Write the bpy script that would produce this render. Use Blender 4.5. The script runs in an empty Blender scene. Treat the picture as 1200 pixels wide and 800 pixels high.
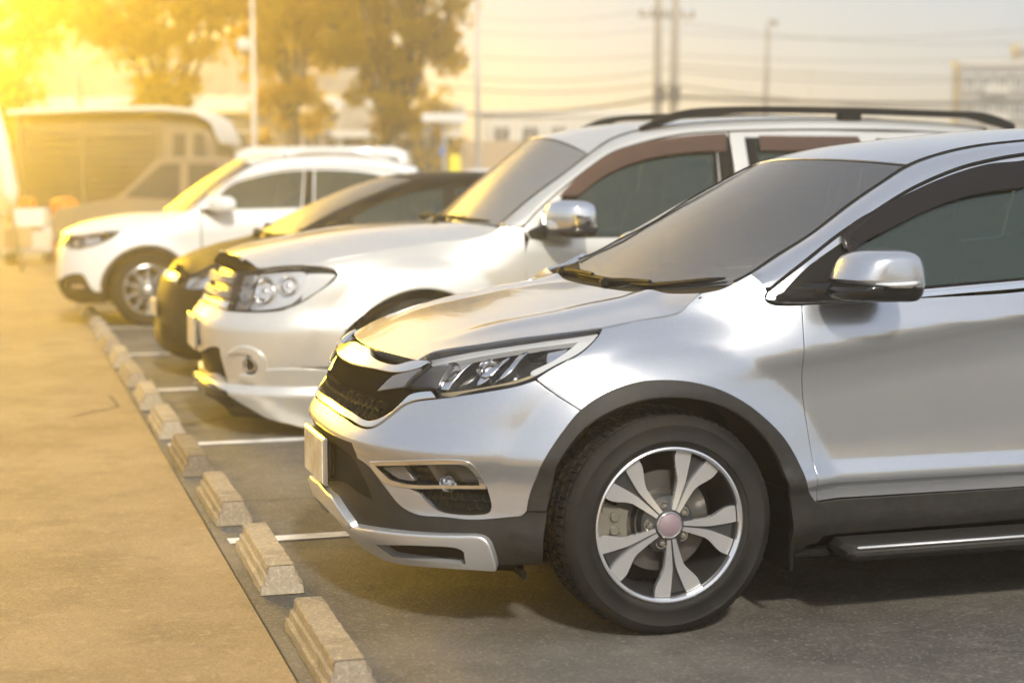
import bpy, bmesh, math, random
import numpy as np
from mathutils import Vector, Matrix
from mathutils.geometry import delaunay_2d_cdt

random.seed(7); RNG = np.random.default_rng(7)
SC = bpy.context.scene
COL = SC.collection
R = math.radians

# ---------------------------------------------------------------- camera, sky, sun, exposure
cam = bpy.data.objects.new('camera', bpy.data.cameras.new('camera')); COL.objects.link(cam)
cam.location = (0, 0, 1.437)
cam.rotation_euler = (R(90) - math.atan(194 / 1950), 0, R(-17))
cam.data.sensor_width = 36; cam.data.lens = 36 * 1950 / 1200
cam.data.clip_start = .1; cam.data.clip_end = 3000
cam.data.dof.use_dof = True; cam.data.dof.focus_distance = 5.65; cam.data.dof.aperture_fstop = 1.8
SC.camera = cam

SUN_EL, SUN_AZ = R(38), R(-176)         # azimuth from +Y towards +X: the sun stands high behind the camera's left shoulder
sd = Vector((math.sin(SUN_AZ) * math.cos(SUN_EL), math.cos(SUN_AZ) * math.cos(SUN_EL), math.sin(SUN_EL)))
W = bpy.data.worlds.new('World'); SC.world = W; W.use_nodes = True
nt = W.node_tree; nt.nodes.clear()
sky = nt.nodes.new('ShaderNodeTexSky'); sky.sky_type = 'NISHITA'; sky.sun_disc = False
sky.sun_elevation = SUN_EL; sky.sun_rotation = SUN_AZ
sky.air_density = 1.0; sky.dust_density = 1.2; sky.ozone_density = 1.0; sky.altitude = 20
bg = nt.nodes.new('ShaderNodeBackground'); bg.inputs['Strength'].default_value = .10
out = nt.nodes.new('ShaderNodeOutputWorld')
# thin high cloud greys the blue; golden lobes added low left light the haze, standing in for lens flare
pale = nt.nodes.new('ShaderNodeMix'); pale.data_type = 'RGBA'; pale.inputs['Factor'].default_value = .72
pale.inputs['B'].default_value = (3.5, 3.9, 4.6, 1)
nt.links.new(sky.outputs[0], pale.inputs['A'])
tcw = nt.nodes.new('ShaderNodeTexCoord')
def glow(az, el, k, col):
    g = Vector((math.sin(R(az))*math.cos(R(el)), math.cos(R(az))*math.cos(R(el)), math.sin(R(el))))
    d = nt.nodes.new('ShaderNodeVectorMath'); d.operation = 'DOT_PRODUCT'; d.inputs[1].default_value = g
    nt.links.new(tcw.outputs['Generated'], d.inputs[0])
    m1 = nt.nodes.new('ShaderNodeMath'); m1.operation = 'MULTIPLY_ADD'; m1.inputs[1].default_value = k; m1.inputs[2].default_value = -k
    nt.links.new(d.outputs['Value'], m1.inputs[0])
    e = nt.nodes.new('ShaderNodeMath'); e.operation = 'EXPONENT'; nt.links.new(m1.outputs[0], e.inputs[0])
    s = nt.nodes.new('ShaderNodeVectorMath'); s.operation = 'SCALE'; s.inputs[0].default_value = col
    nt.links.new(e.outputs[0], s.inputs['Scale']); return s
prev = pale.outputs['Result']
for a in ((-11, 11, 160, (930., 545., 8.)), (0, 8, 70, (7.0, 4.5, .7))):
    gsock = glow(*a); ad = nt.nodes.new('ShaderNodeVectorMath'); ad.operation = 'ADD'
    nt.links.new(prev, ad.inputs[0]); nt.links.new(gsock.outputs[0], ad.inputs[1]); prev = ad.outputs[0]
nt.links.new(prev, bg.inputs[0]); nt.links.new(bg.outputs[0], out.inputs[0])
sun = bpy.data.objects.new('sun', bpy.data.lights.new('sun', 'SUN')); COL.objects.link(sun)
sun.data.energy = 2.3; sun.data.angle = R(4.5); sun.data.color = (1, .93, .80)
sun.rotation_euler = (-sd).to_track_quat('-Z', 'Y').to_euler()
SC.view_settings.view_transform = 'Standard'; SC.view_settings.look = 'None'
SC.view_settings.exposure = .72; SC.view_settings.gamma = 1; SC.view_settings.use_curve_mapping = False
SC.render.engine = 'CYCLES'
SC.cycles.use_denoising = True
SC.cycles.max_bounces = 8; SC.cycles.volume_bounces = 2; SC.cycles.transparent_max_bounces = 12
SC.cycles.sample_clamp_indirect = 6
# ---------------------------------------------------------------- car body surfaces (numpy only)
def pchip(xs, ys, q):
    xs = np.asarray(xs, float); ys = np.asarray(ys, float)
    h = np.diff(xs); d = np.diff(ys) / h
    m = np.zeros_like(ys)
    for k in range(1, len(xs) - 1):
        if d[k - 1] * d[k] > 0:
            w1 = 2 * h[k] + h[k - 1]; w2 = h[k] + 2 * h[k - 1]
            m[k] = (w1 + w2) / (w1 / d[k - 1] + w2 / d[k])
    m[0] = d[0]; m[-1] = d[-1]
    q = np.clip(q, xs[0], xs[-1])
    i = np.clip(np.searchsorted(xs, q, side='right') - 1, 0, len(h) - 1)
    t = (q - xs[i]) / h[i]
    return ((2*t**3 - 3*t**2 + 1)*ys[i] + (t**3 - 2*t**2 + t)*h[i]*m[i]
            + (-2*t**3 + 3*t**2)*ys[i+1] + (t**3 - t**2)*h[i]*m[i+1])


class Table:
    """a smooth curve through (x, y) pairs, sampled every 2 mm"""
    def __init__(self, pts, sig=0.012):
        xs = [p[0] for p in pts]; ys = [p[1] for p in pts]
        self.x = np.arange(xs[0], xs[-1] + .002, .002)
        y = pchip(xs, ys, self.x)
        k = int(sig * 3 / .002)
        if k > 0:
            g = np.exp(-.5 * (np.arange(-k, k + 1) * .002 / sig) ** 2); g /= g.sum()
            yy = np.concatenate([2*y[0] - y[k:0:-1], y, 2*y[-1] - y[-2:-k-2:-1]])
            y = np.convolve(yy, g, 'valid')
        self.y = y
    def __call__(self, q):
        return np.interp(q, self.x, self.y)


def sstep(a, b, x):
    t = np.clip((x - a) / (b - a), 0, 1)
    return t * t * (3 - 2 * t)


class Body:
    """side and nose of a car: U metres round the plan outline from the middle of the nose, z height; +x is rearwards,
    the built half is y < 0"""
    L = 1.25
    def __init__(self, s):
        self.s = s; self.xc = s['xc']; self.xr = s['xr']; self.ar = s['ar']
        self.xn = Table(s['xn'], .007); self.wf = Table(s['wf']); self.wd = Table(s['wd'], .007); self.n = Table(s['n'], .03)
        a = self.xc - self.xn(.6); w = self.wf(.6); n = self.n(.6)
        t = np.linspace(0, np.pi/2, 4001)
        x = -a*np.cos(t)**(2/n); y = w*np.sin(t)**(2/n)
        l = np.concatenate([[0], np.cumsum(np.hypot(np.diff(x), np.diff(y)))])
        self.lt = l / l[-1] * self.L; self.tt = t
        nr = 3.2
        x = self.ar*np.sin(t)**(2/nr); y = w*np.cos(t)**(2/nr)
        l = np.concatenate([[0], np.cumsum(np.hypot(np.diff(x), np.diff(y)))])
        self.lr = l / l[-1] * 1.3; self.nr = nr
        self.Ur = self.L + self.xr - self.xc; self.Uend = self.Ur + 1.3
    def W(self, x, z):
        s = self.s
        b = sstep(s['blend'][0], s['blend'][1], x)
        zz = z
        if 'crease' in s:
            k, x0 = s['crease']
            g = np.interp(z, [.55, .8, .98, 1.06], [0, 1, 1, .4])
            zz = z - k * (np.clip(x, -.2, 2.6) - x0) * g
        w = (1 - b) * self.wf(z) + b * self.wd(zz)
        return w
    def arch(self, x, z):
        s = self.s; o = 0
        for cx, cz, r0, sl in s['arch']:
            r = np.hypot(x - cx, z - cz)
            d = r0 - r
            o = o + sl * .5 * (d + np.sqrt(d*d + 1e-4)) * sstep(.30, .45, r) * sstep(.0, .12, z - cz + .15)
        return o
    def B(self, U, z):
        U = np.asarray(U, float); z = np.asarray(z, float)
        U, z = np.broadcast_arrays(U, z)
        n = self.n(z); a = self.xc - self.xn(z); L = self.L
        t = np.interp(np.clip(U, 0, L), self.lt, self.tt)
        ct = np.clip(np.cos(t), 0, 1); st = np.clip(np.sin(t), 0, 1)
        xf = self.xc - a * ct ** (2/n); yf = self.wf(z) * st ** (2/n)
        xs = self.xc + np.clip(U - L, 0, self.xr - self.xc)
        tr = np.interp(np.clip(U - self.Ur, 0, 1.3), self.lr, self.tt)
        rk = self.s.get('rk')
        ar = self.ar + (0 if rk is None else rk(z))
        xr = xs + ar * np.sin(tr) ** (2/self.nr); yr = self.W(xs, z) * np.clip(np.cos(tr), 0, 1) ** (2/self.nr)
        f = U < L
        x = np.where(f, xf, xr); y = np.where(f, yf, yr)
        y = y + self.arch(x, z) * np.where(f, np.clip(st, 0, 1) ** 3, np.cos(tr))
        for fn in self.s.get('bumps', ()):
            dx, dy = fn(U, x, y, z); x = x + dx; y = y + dy
        return np.stack([x, -y, z], -1)


class Loft:
    """a surface symmetric about y = 0 from a middle curve and an edge curve, both over p in 0..1; q in -1..1"""
    def __init__(self, mid, edge, kx=2., kz=2.3, bulge=0.):
        m = np.array(mid, float); e = np.array(edge, float)
        self.m = m; self.e = e; self.kx = kx; self.kz = kz; self.bulge = bulge
        self.mt = self._par(m); self.et = self._par(e)
        self.mc = [Table(list(zip(self.mt, m[:, k])), .03) for k in (0, 2)]
        self.ec = [Table(list(zip(self.et, e[:, k])), .015) for k in range(3)]
    def _par(self, c):
        l = np.concatenate([[0], np.cumsum(np.linalg.norm(np.diff(c, axis=0), axis=1))])
        return l / l[-1]
    def P(self, p, q):
        p = np.asarray(p, float); q = np.asarray(q, float); p, q = np.broadcast_arrays(p, q)
        a = np.abs(q)
        mx, mz = self.mc[0](p), self.mc[1](p)
        ex, ey, ez = (c(p) for c in self.ec)
        x = mx + (ex - mx) * a ** self.kx
        z = mz + (ez - mz) * a ** self.kz + self.bulge * np.sin(np.pi * np.clip(p, 0, 1)) * (1 - a**2)
        return np.stack([x, -ey * q, z], -1)
# ---------------------------------------------------------------- the four cars: outline tables in metres
def suv_bumps(U, x, y, z):
    # hollow round the fog lamp: the bumper steps in below the crest
    d = -.016 * np.exp(-((U - .80) / .30) ** 4) * np.exp(-((z - .47) / .085) ** 4)
    return -d * .8, d * .6

SUV = dict(
    xc=-.10, xr=2.75, ar=.72, blend=(-.10, .50), crease=(.137, .44),
    xn=[(.18,-.80),(.27,-.87),(.33,-.91),(.40,-.925),(.48,-.925),(.555,-.921),(.585,-.934),(.603,-.941),(.62,-.938),(.66,-.912),(.70,-.885),(.76,-.865),
        (.82,-.84),(.87,-.79),(.91,-.72),(.95,-.61),(.99,-.45),(1.03,-.32),(1.16,-.2)],
    wf=[(.18,.84),(.3,.885),(.42,.900),(.5,.902),(.56,.906),(.60,.916),(.64,.913),(.75,.910),(.84,.904),(.90,.890),(.94,.870),(.98,.836),(1.02,.795),
        (1.06,.762),(1.10,.73),(1.16,.68)],
    wd=[(.18,.80),(.30,.86),(.36,.884),(.425,.886),(.46,.890),(.492,.909),(.51,.908),(.55,.892),(.62,.886),(.75,.886),(.84,.895),(.895,.914),(.912,.9165),(.93,.914),
        (1.0,.897),(1.09,.868),(1.2,.825),(1.3,.785),(1.4,.75),(1.5,.712),(1.7,.63)],
    n=[(.18,2.7),(.7,2.7),(.9,2.5),(1.0,2.3),(1.16,2.2)],
    arch=[(0,.36,.585,.34),(2.62,.36,.585,.34)], bumps=[suv_bumps])

WAGON = dict(
    xc=-.15, xr=3.2, ar=.75, blend=(.0, .62),
    xn=[(.06,-1.085),(.19,-1.130),(.245,-1.140),(.275,-1.118),(.32,-1.125),(.45,-1.150),(.585,-1.158),(.63,-1.150),(.665,-1.120),(.70,-1.100),(.82,-1.062),(.92,-1.025),(.97,-.985),(1.01,-.92),(1.04,-.82),
        (1.085,-.66),(1.15,-.42),(1.22,-.3)],
    wf=[(.06,.84),(.19,.893),(.245,.912),(.275,.888),(.31,.893),(.45,.915),(.59,.926),(.635,.918),(.71,.900),(.83,.893),(.91,.880),(.97,.850),(1.03,.805),(1.09,.755),(1.15,.70),(1.22,.62)],
    wd=[(.06,.80),(.4,.90),(.6,.922),(.85,.926),(1.0,.918),(1.10,.900),(1.143,.886),(1.3,.835),(1.45,.782),(1.6,.722),(1.72,.67),(1.85,.60)],
    n=[(.06,3.0),(.7,2.9),(1.0,2.6),(1.22,2.4)],
    arch=[(0,.385,.60,.22),(2.90,.385,.60,.22)])

SEDAN = dict(
    xc=-.12, xr=2.3, ar=.70, blend=(-.10, .40),
    xn=[(.12,-.60),(.2,-.675),(.28,-.69),(.38,-.675),(.50,-.665),(.60,-.65),(.70,-.62),(.76,-.565),(.82,-.495),(.87,-.41),(.92,-.30),(1.05,-.24)],
    wf=[(.12,.78),(.25,.83),(.4,.85),(.6,.865),(.75,.855),(.82,.83),(.88,.79),(.93,.74),(.98,.69),(1.05,.62)],
    wd=[(.12,.78),(.3,.84),(.55,.868),(.8,.866),(.93,.845),(1.05,.79),(1.2,.72),(1.35,.635),(1.5,.54)],
    n=[(.12,2.5),(.7,2.4),(1.05,2.2)],
    arch=[(0,.31,.50,.15),(2.55,.31,.50,.15)])

CROSS = dict(
    xc=-.10, xr=2.75, ar=.66, blend=(-.05, .50), crease=(.05, .44),
    xn=[(.18,-.66),(.25,-.75),(.34,-.80),(.42,-.825),(.60,-.815),(.74,-.80),(.83,-.77),(.90,-.69),(.95,-.58),(1.0,-.42),(1.04,-.32),(1.14,-.25)],
    wf=[(.18,.82),(.3,.88),(.42,.90),(.6,.912),(.75,.910),(.84,.90),(.90,.885),(.96,.85),(1.02,.80),(1.08,.745),(1.16,.68)],
    wd=[(.18,.80),(.30,.87),(.42,.892),(.6,.90),(.72,.898),(.82,.905),(.90,.912),(1.0,.897),(1.09,.868),(1.2,.825),(1.3,.78),(1.4,.735),(1.5,.69),(1.66,.61)],
    n=[(.18,2.6),(.8,2.5),(1.0,2.3),(1.16,2.2)],
    arch=[(0,.36,.52,.18),(2.70,.36,.52,.18)])
SUV_D = {'belt_chrome': [[(2.1833, 1.0836), (2.3882, 1.0961), (2.6139, 1.1101), (2.87, 1.125)], [(2.87, 1.125), (2.87, 1.113)],
                 [(2.87, 1.113), (2.6105, 1.0921), (2.3853, 1.0798), (2.1806, 1.0674)], [(2.1806, 1.0674), (2.1833, 1.0836)]],
 'bumper': [[(0, 0.668), (0.2, 0.664), (0.4126, 0.6612), (0.4706, 0.7089), (0.5238, 0.7499), (0.6285, 0.7758)],
            [(0.6285, 0.7758), (0.7705, 0.8057), (0.8579, 0.8263), (0.9043, 0.8447)], [(0.9043, 0.8447), (1.0518, 0.755)],
            [(1.0518, 0.755), (1.0083, 0.6916), (0.9764, 0.6151), (0.9315, 0.5165), (0.9183, 0.4473)],
            [(0.9183, 0.4473), (0.9059, 0.4307), (0.8788, 0.4235), (0.7842, 0.409), (0.6951, 0.41), (0.6083, 0.4083), (0.5463, 0.4296), (0.4858, 0.4813),
             (0.4096, 0.5331), (0.3365, 0.5489)],
            [(0.3365, 0.5489), (0.3375, 0.6011)], [(0.3375, 0.6011), (0.15, 0.6), (0, 0.6)], [(0, 0.6), (0, 0.668)]],
 'chrome_bar': [[(0, 0.872), (0.1237, 0.8714), (0.2117, 0.856), (0.3218, 0.8492), (0.4087, 0.8519), (0.4684, 0.8695), (0.5265, 0.8748)],
                [(0.5265, 0.8748), (0.5062, 0.8552)], [(0.5062, 0.8552), (0.4401, 0.837), (0.2987, 0.832), (0.07, 0.823), (0, 0.823)], [(0, 0.823), (0, 0.872)]],
 'cladding': [[(0, 0.6), (0.15, 0.6), (0.3375, 0.6011)], [(0.3375, 0.6011), (0.3365, 0.5489)],
              [(0.3365, 0.5489), (0.4096, 0.5331), (0.4858, 0.4813), (0.5463, 0.4296), (0.6083, 0.4083), (0.6951, 0.41), (0.7842, 0.409), (0.8788, 0.4235),
               (0.9059, 0.4307), (0.9183, 0.4473)],
              [(0.9183, 0.4473), (0.9647, 0.4502)], [(0.9647, 0.4502), (0.9645, 0.3615), (0.9546, 0.269)],
              [(0.9546, 0.269), (0.8269, 0.2622), (0.6602, 0.2571), (0.4268, 0.2371), (0.2103, 0.2451)], [(0.2103, 0.2451), (0.2781, 0.3077), (0.12, 0.325), (0, 0.33)],
              [(0, 0.33), (0, 0.6)]],
 'door': [[(1.8019, 1.0561), (1.794, 0.8881), (1.8186, 0.6663), (1.85, 0.4275)], [(1.85, 0.4275), (2.87, 0.426)],
          [(2.87, 0.426), (2.84, 0.6), (2.85, 0.9), (2.87, 1.118)], [(2.87, 1.118), (2.609, 1.0838), (2.2118, 1.0695), (1.8019, 1.0561)]],
 'fender': [[(1.008, 0.9922), (1.0157, 0.9768), (1.016, 0.9555), (0.9945, 0.9194), (0.9435, 0.885), (0.903, 0.8473)], [(0.903, 0.8473), (1.0518, 0.755)],
            [(1.0518, 0.755), (1.1136, 0.8024), (1.197, 0.8311), (1.2898, 0.8388), (1.3894, 0.8305), (1.4809, 0.806), (1.576, 0.7589), (1.6612, 0.6954), (1.7235, 0.6322),
             (1.7713, 0.5538), (1.7982, 0.4771), (1.8353, 0.4293)],
            [(1.8353, 0.4293), (1.85, 0.4275)], [(1.85, 0.4275), (1.8186, 0.6663), (1.794, 0.8881), (1.8019, 1.0561)],
            [(1.8019, 1.0561), (1.7084, 1.0571), (1.691, 1.0651), (1.6853, 1.0783), (1.6963, 1.0967)], [(1.6963, 1.0967), (1.6832, 1.1257), (1.6573, 1.1522)],
            [(1.6573, 1.1522), (1.598, 1.123), (1.5615, 1.1071), (1.4968, 1.094)],
            [(1.4968, 1.094), (1.456, 1.0655), (1.4193, 1.0358), (1.3927, 1.0274), (1.2743, 1.013), (1.008, 0.9922)]],
 'flare': [[(0.9183, 0.4473), (0.9315, 0.5165), (0.9764, 0.6151), (1.0083, 0.6916), (1.0518, 0.755), (1.1136, 0.8024), (1.197, 0.8311), (1.2898, 0.8388),
            (1.3894, 0.8305), (1.4809, 0.806), (1.576, 0.7589), (1.6612, 0.6954), (1.7235, 0.6322), (1.7713, 0.5538), (1.7982, 0.4771), (1.8353, 0.4293)],
           [(1.8353, 0.4293), (1.8576, 0.421), (1.8866, 0.3064), (1.8743, 0.2852), (1.8337, 0.2771), (1.8296, 0.2323), (1.7973, 0.2086)],
           [(1.7973, 0.2086), (1.7657, 0.279), (1.7568, 0.3678), (1.7339, 0.4823), (1.7163, 0.5266), (1.6958, 0.5807), (1.6467, 0.6484), (1.5855, 0.7056),
            (1.5014, 0.7527), (1.4191, 0.7779), (1.3276, 0.7896), (1.2495, 0.7873), (1.164, 0.7669), (1.0967, 0.7326), (1.0525, 0.6923), (1.0171, 0.6264),
            (0.985, 0.5517), (0.9647, 0.4502)],
           [(0.9647, 0.4502), (0.9183, 0.4473)]],
 'fog_bay': [[(0.4482, 0.5434), (0.7618, 0.5833), (0.7757, 0.5741), (0.7875, 0.5505), (0.7968, 0.5191)],
             [(0.7968, 0.5191), (0.6922, 0.5123), (0.5791, 0.5027), (0.5125, 0.5085)], [(0.5125, 0.5085), (0.4482, 0.5434)]],
 'fog_fin': [[(0.4682, 0.5367), (0.553, 0.5516)], [(0.553, 0.5516), (0.5878, 0.5114)], [(0.5878, 0.5114), (0.5322, 0.5126)], [(0.5322, 0.5126), (0.4682, 0.5367)]],
 'fog_frame': [[(0.4182, 0.5512), (0.7695, 0.5962), (0.7878, 0.5833), (0.8009, 0.5526), (0.8143, 0.5091)],
               [(0.8143, 0.5091), (0.6924, 0.5022), (0.5795, 0.4913), (0.4925, 0.496), (0.4452, 0.5221), (0.4182, 0.5512)]],
 'fog_hole': [[(0.4182, 0.5512), (0.7695, 0.5962), (0.7878, 0.5833), (0.8009, 0.5526), (0.8143, 0.5091), (0.8262, 0.451), (0.8197, 0.4346), (0.799, 0.4282),
               (0.7013, 0.4264), (0.6669, 0.4364), (0.6174, 0.4796)],
              [(0.6174, 0.4796), (0.5795, 0.4913), (0.4925, 0.496), (0.4452, 0.5221), (0.4182, 0.5512)]],
 'fog_lens': [[(0.6223, 0.5618), (0.7645, 0.5763), (0.773, 0.5654), (0.7886, 0.5241)], [(0.7886, 0.5241), (0.658, 0.5139)], [(0.658, 0.5139), (0.6223, 0.5618)]],
 'fog_mesh': [[(0.6174, 0.4823), (0.6926, 0.4942), (0.8144, 0.5023)],
              [(0.8144, 0.5023), (0.8284, 0.4511), (0.8197, 0.4346), (0.799, 0.4282), (0.7013, 0.4264), (0.6669, 0.4364), (0.6174, 0.4823)]],
 'frame_in': [[(1.7341, 1.0833), (1.838, 1.1701), (1.9762, 1.2492), (2.1641, 1.3687), (2.3536, 1.4437), (2.5437, 1.4949), (2.7008, 1.511)]],
 'gasket': [[(1.6874, 1.0756), (1.7025, 1.1019), (1.751, 1.1362), (1.8394, 1.1942), (1.9825, 1.2818), (2.1005, 1.3413), (2.2608, 1.4214), (2.4521, 1.4891),
             (2.5945, 1.5194), (2.7063, 1.5356)]],
 'gloss': [[(0, 0.82), (0.3042, 0.8286), (0.4443, 0.8335), (0.5129, 0.8558)], [(0.5129, 0.8558), (0.5236, 0.867)], [(0.5236, 0.867), (0.4941, 0.7942), (0.6195, 0.801)],
           [(0.6195, 0.801), (0.6047, 0.792), (0.5322, 0.7745), (0.5052, 0.7504), (0.4706, 0.7089), (0.4119, 0.6745)], [(0.4119, 0.6745), (0.3983, 0.7401)],
           [(0.3983, 0.7401), (0.3021, 0.7521), (0.1603, 0.7525), (0, 0.742)], [(0, 0.742), (0, 0.82)]],
 'intake': [[(0, 0.56), (0.2803, 0.5533), (0.3506, 0.5203), (0.4136, 0.4641), (0.4309, 0.4281)], [(0.4309, 0.4281), (0.3536, 0.4365), (0.2513, 0.4509), (0, 0.4)],
            [(0, 0.4), (0, 0.56)]],
 'lamp': [[(0.53, 0.8726), (0.4731, 0.8903), (0.472, 0.9027), (0.5201, 0.9155), (0.6065, 0.9316), (0.6894, 0.952), (0.8156, 0.9724), (1.0063, 0.9934)],
          [(1.0063, 0.9934), (1.0157, 0.9768), (1.016, 0.9555), (0.9945, 0.9194), (0.9435, 0.885), (0.8998, 0.8485)],
          [(0.8998, 0.8485), (0.8568, 0.8288), (0.7697, 0.8082), (0.7029, 0.7891), (0.6763, 0.7783), (0.633, 0.7801)], [(0.633, 0.7801), (0.6131, 0.8018)],
          [(0.6131, 0.8018), (0.4935, 0.7954)], [(0.4935, 0.7954), (0.53, 0.8726)]],
 'lamp_drl': [[(0.4893, 0.8867), (0.6198, 0.9265), (0.8275, 0.9681), (0.9831, 0.9885)], [(0.9831, 0.9885), (0.9892, 0.9411), (0.9424, 0.8973), (0.8843, 0.862)],
              [(0.8843, 0.862), (0.8727, 0.8718), (0.9174, 0.9093), (0.9357, 0.9503), (0.9316, 0.9691)],
              [(0.9316, 0.9691), (0.7261, 0.9373), (0.6022, 0.9033), (0.5229, 0.877)], [(0.5229, 0.877), (0.4893, 0.8867)]],
 'lamp_fin1': [[(0.5965, 0.8856), (0.6361, 0.9008)], [(0.6361, 0.9008), (0.6381, 0.8129)], [(0.6381, 0.8129), (0.6151, 0.811)], [(0.6151, 0.811), (0.5965, 0.8856)]],
 'lamp_fin2': [[(0.7318, 0.8991), (0.739, 0.9212)], [(0.739, 0.9212), (0.7429, 0.8526), (0.7265, 0.8341)], [(0.7265, 0.8341), (0.7201, 0.8639)],
               [(0.7201, 0.8639), (0.7318, 0.8991)]],
 'lamp_fin3': [[(0.7623, 0.9318), (0.7726, 0.9393)], [(0.7726, 0.9393), (0.7951, 0.8796), (0.7837, 0.8544)], [(0.7837, 0.8544), (0.7831, 0.894)],
               [(0.7831, 0.894), (0.7623, 0.9318)]],
 'lamp_grey': [[(0.5333, 0.8704), (0.5941, 0.8829)], [(0.5941, 0.8829), (0.608, 0.813)], [(0.608, 0.813), (0.5001, 0.7974)], [(0.5001, 0.7974), (0.5333, 0.8704)]],
 'lamp_in': [[(0.5923, 0.8903), (0.6476, 0.9138), (0.7505, 0.9408), (0.9014, 0.9616)], [(0.9014, 0.9616), (0.9228, 0.9311), (0.8987, 0.8993), (0.8521, 0.8639)],
             [(0.8521, 0.8639), (0.7732, 0.8389), (0.7047, 0.8201), (0.6192, 0.8088)], [(0.6192, 0.8088), (0.5923, 0.8903)]],
 'lamp_side': [[(0.8549, 0.9371), (0.9087, 0.95)], [(0.9087, 0.95), (0.9135, 0.9262), (0.8968, 0.9042)], [(0.8968, 0.9042), (0.8549, 0.9371)]],
 'lamp_turn': [[(0.6253, 0.7937), (0.7095, 0.8089), (0.8357, 0.841), (0.8843, 0.862)], [(0.8843, 0.862), (0.8872, 0.8483)],
               [(0.8872, 0.8483), (0.8408, 0.831), (0.7136, 0.7975), (0.6383, 0.7818)], [(0.6383, 0.7818), (0.6253, 0.7937)]],
 'mesh': [[(0, 0.742), (0.1603, 0.7525), (0.3021, 0.7521), (0.3983, 0.7401)], [(0.3983, 0.7401), (0.4093, 0.6768)], [(0.4093, 0.6768), (0.25, 0.672), (0, 0.678)],
          [(0, 0.678), (0, 0.742)]],
 'sail': [[(1.7341, 1.0833), (1.7382, 1.0754), (1.8046, 1.0747), (1.9845, 1.082)]],
 'sill': [[(1.8539, 0.4215), (1.8866, 0.3064)], [(1.8866, 0.3064), (2.88, 0.318)], [(2.88, 0.318), (2.88, 0.423)], [(2.88, 0.423), (1.8539, 0.4215)]],
 'skid': [[(0, 0.4), (0.12, 0.39), (0.189, 0.3863), (0.2998, 0.3246)], [(0.2908, 0.3166), (0.4309, 0.3347), (0.5505, 0.3455), (0.6716, 0.3544), (0.7858, 0.3619)],
          [(0.7858, 0.3619), (0.8138, 0.3582), (0.8262, 0.3457), (0.8327, 0.3157), (0.8269, 0.2622)],
          [(0.8269, 0.2622), (0.6602, 0.2571), (0.4268, 0.2371), (0.3288, 0.2455), (0.2375, 0.258)], [(0.2375, 0.258), (0.205, 0.3214), (0.1, 0.335), (0, 0.34)],
          [(0, 0.34), (0, 0.4)]],
 'skid_slot': [[(0.4375, 0.2978), (0.6371, 0.3247), (0.7444, 0.3269), (0.7572, 0.3181)], [(0.7572, 0.3181), (0.7486, 0.2825)],
               [(0.7486, 0.2825), (0.6728, 0.2814), (0.4849, 0.2683)], [(0.4849, 0.2683), (0.4375, 0.2978)]],
 'trim': [[(0, 0.69), (0.25, 0.684), (0.3983, 0.6779), (0.4681, 0.714), (0.5052, 0.7504), (0.5312, 0.777), (0.6038, 0.7945)], [(0.6038, 0.7945), (0.6276, 0.7784)],
          [(0.6276, 0.7784), (0.5234, 0.7511), (0.4703, 0.7094), (0.4141, 0.6641), (0.25, 0.666), (0, 0.67)], [(0, 0.67), (0, 0.69)]],
 'visor_in': [[(1.9895, 1.2084), (2.0558, 1.2511), (2.1495, 1.2886), (2.2817, 1.343), (2.4327, 1.3885), (2.5725, 1.4122), (2.6829, 1.4262)]],
 'wing': [[(0.3669, 0.7699), (0.4226, 0.8246)], [(0.4226, 0.8246), (0.5229, 0.8567)], [(0.5229, 0.8567), (0.4928, 0.7967)], [(0.4928, 0.7967), (0.3669, 0.7699)]]}
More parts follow.
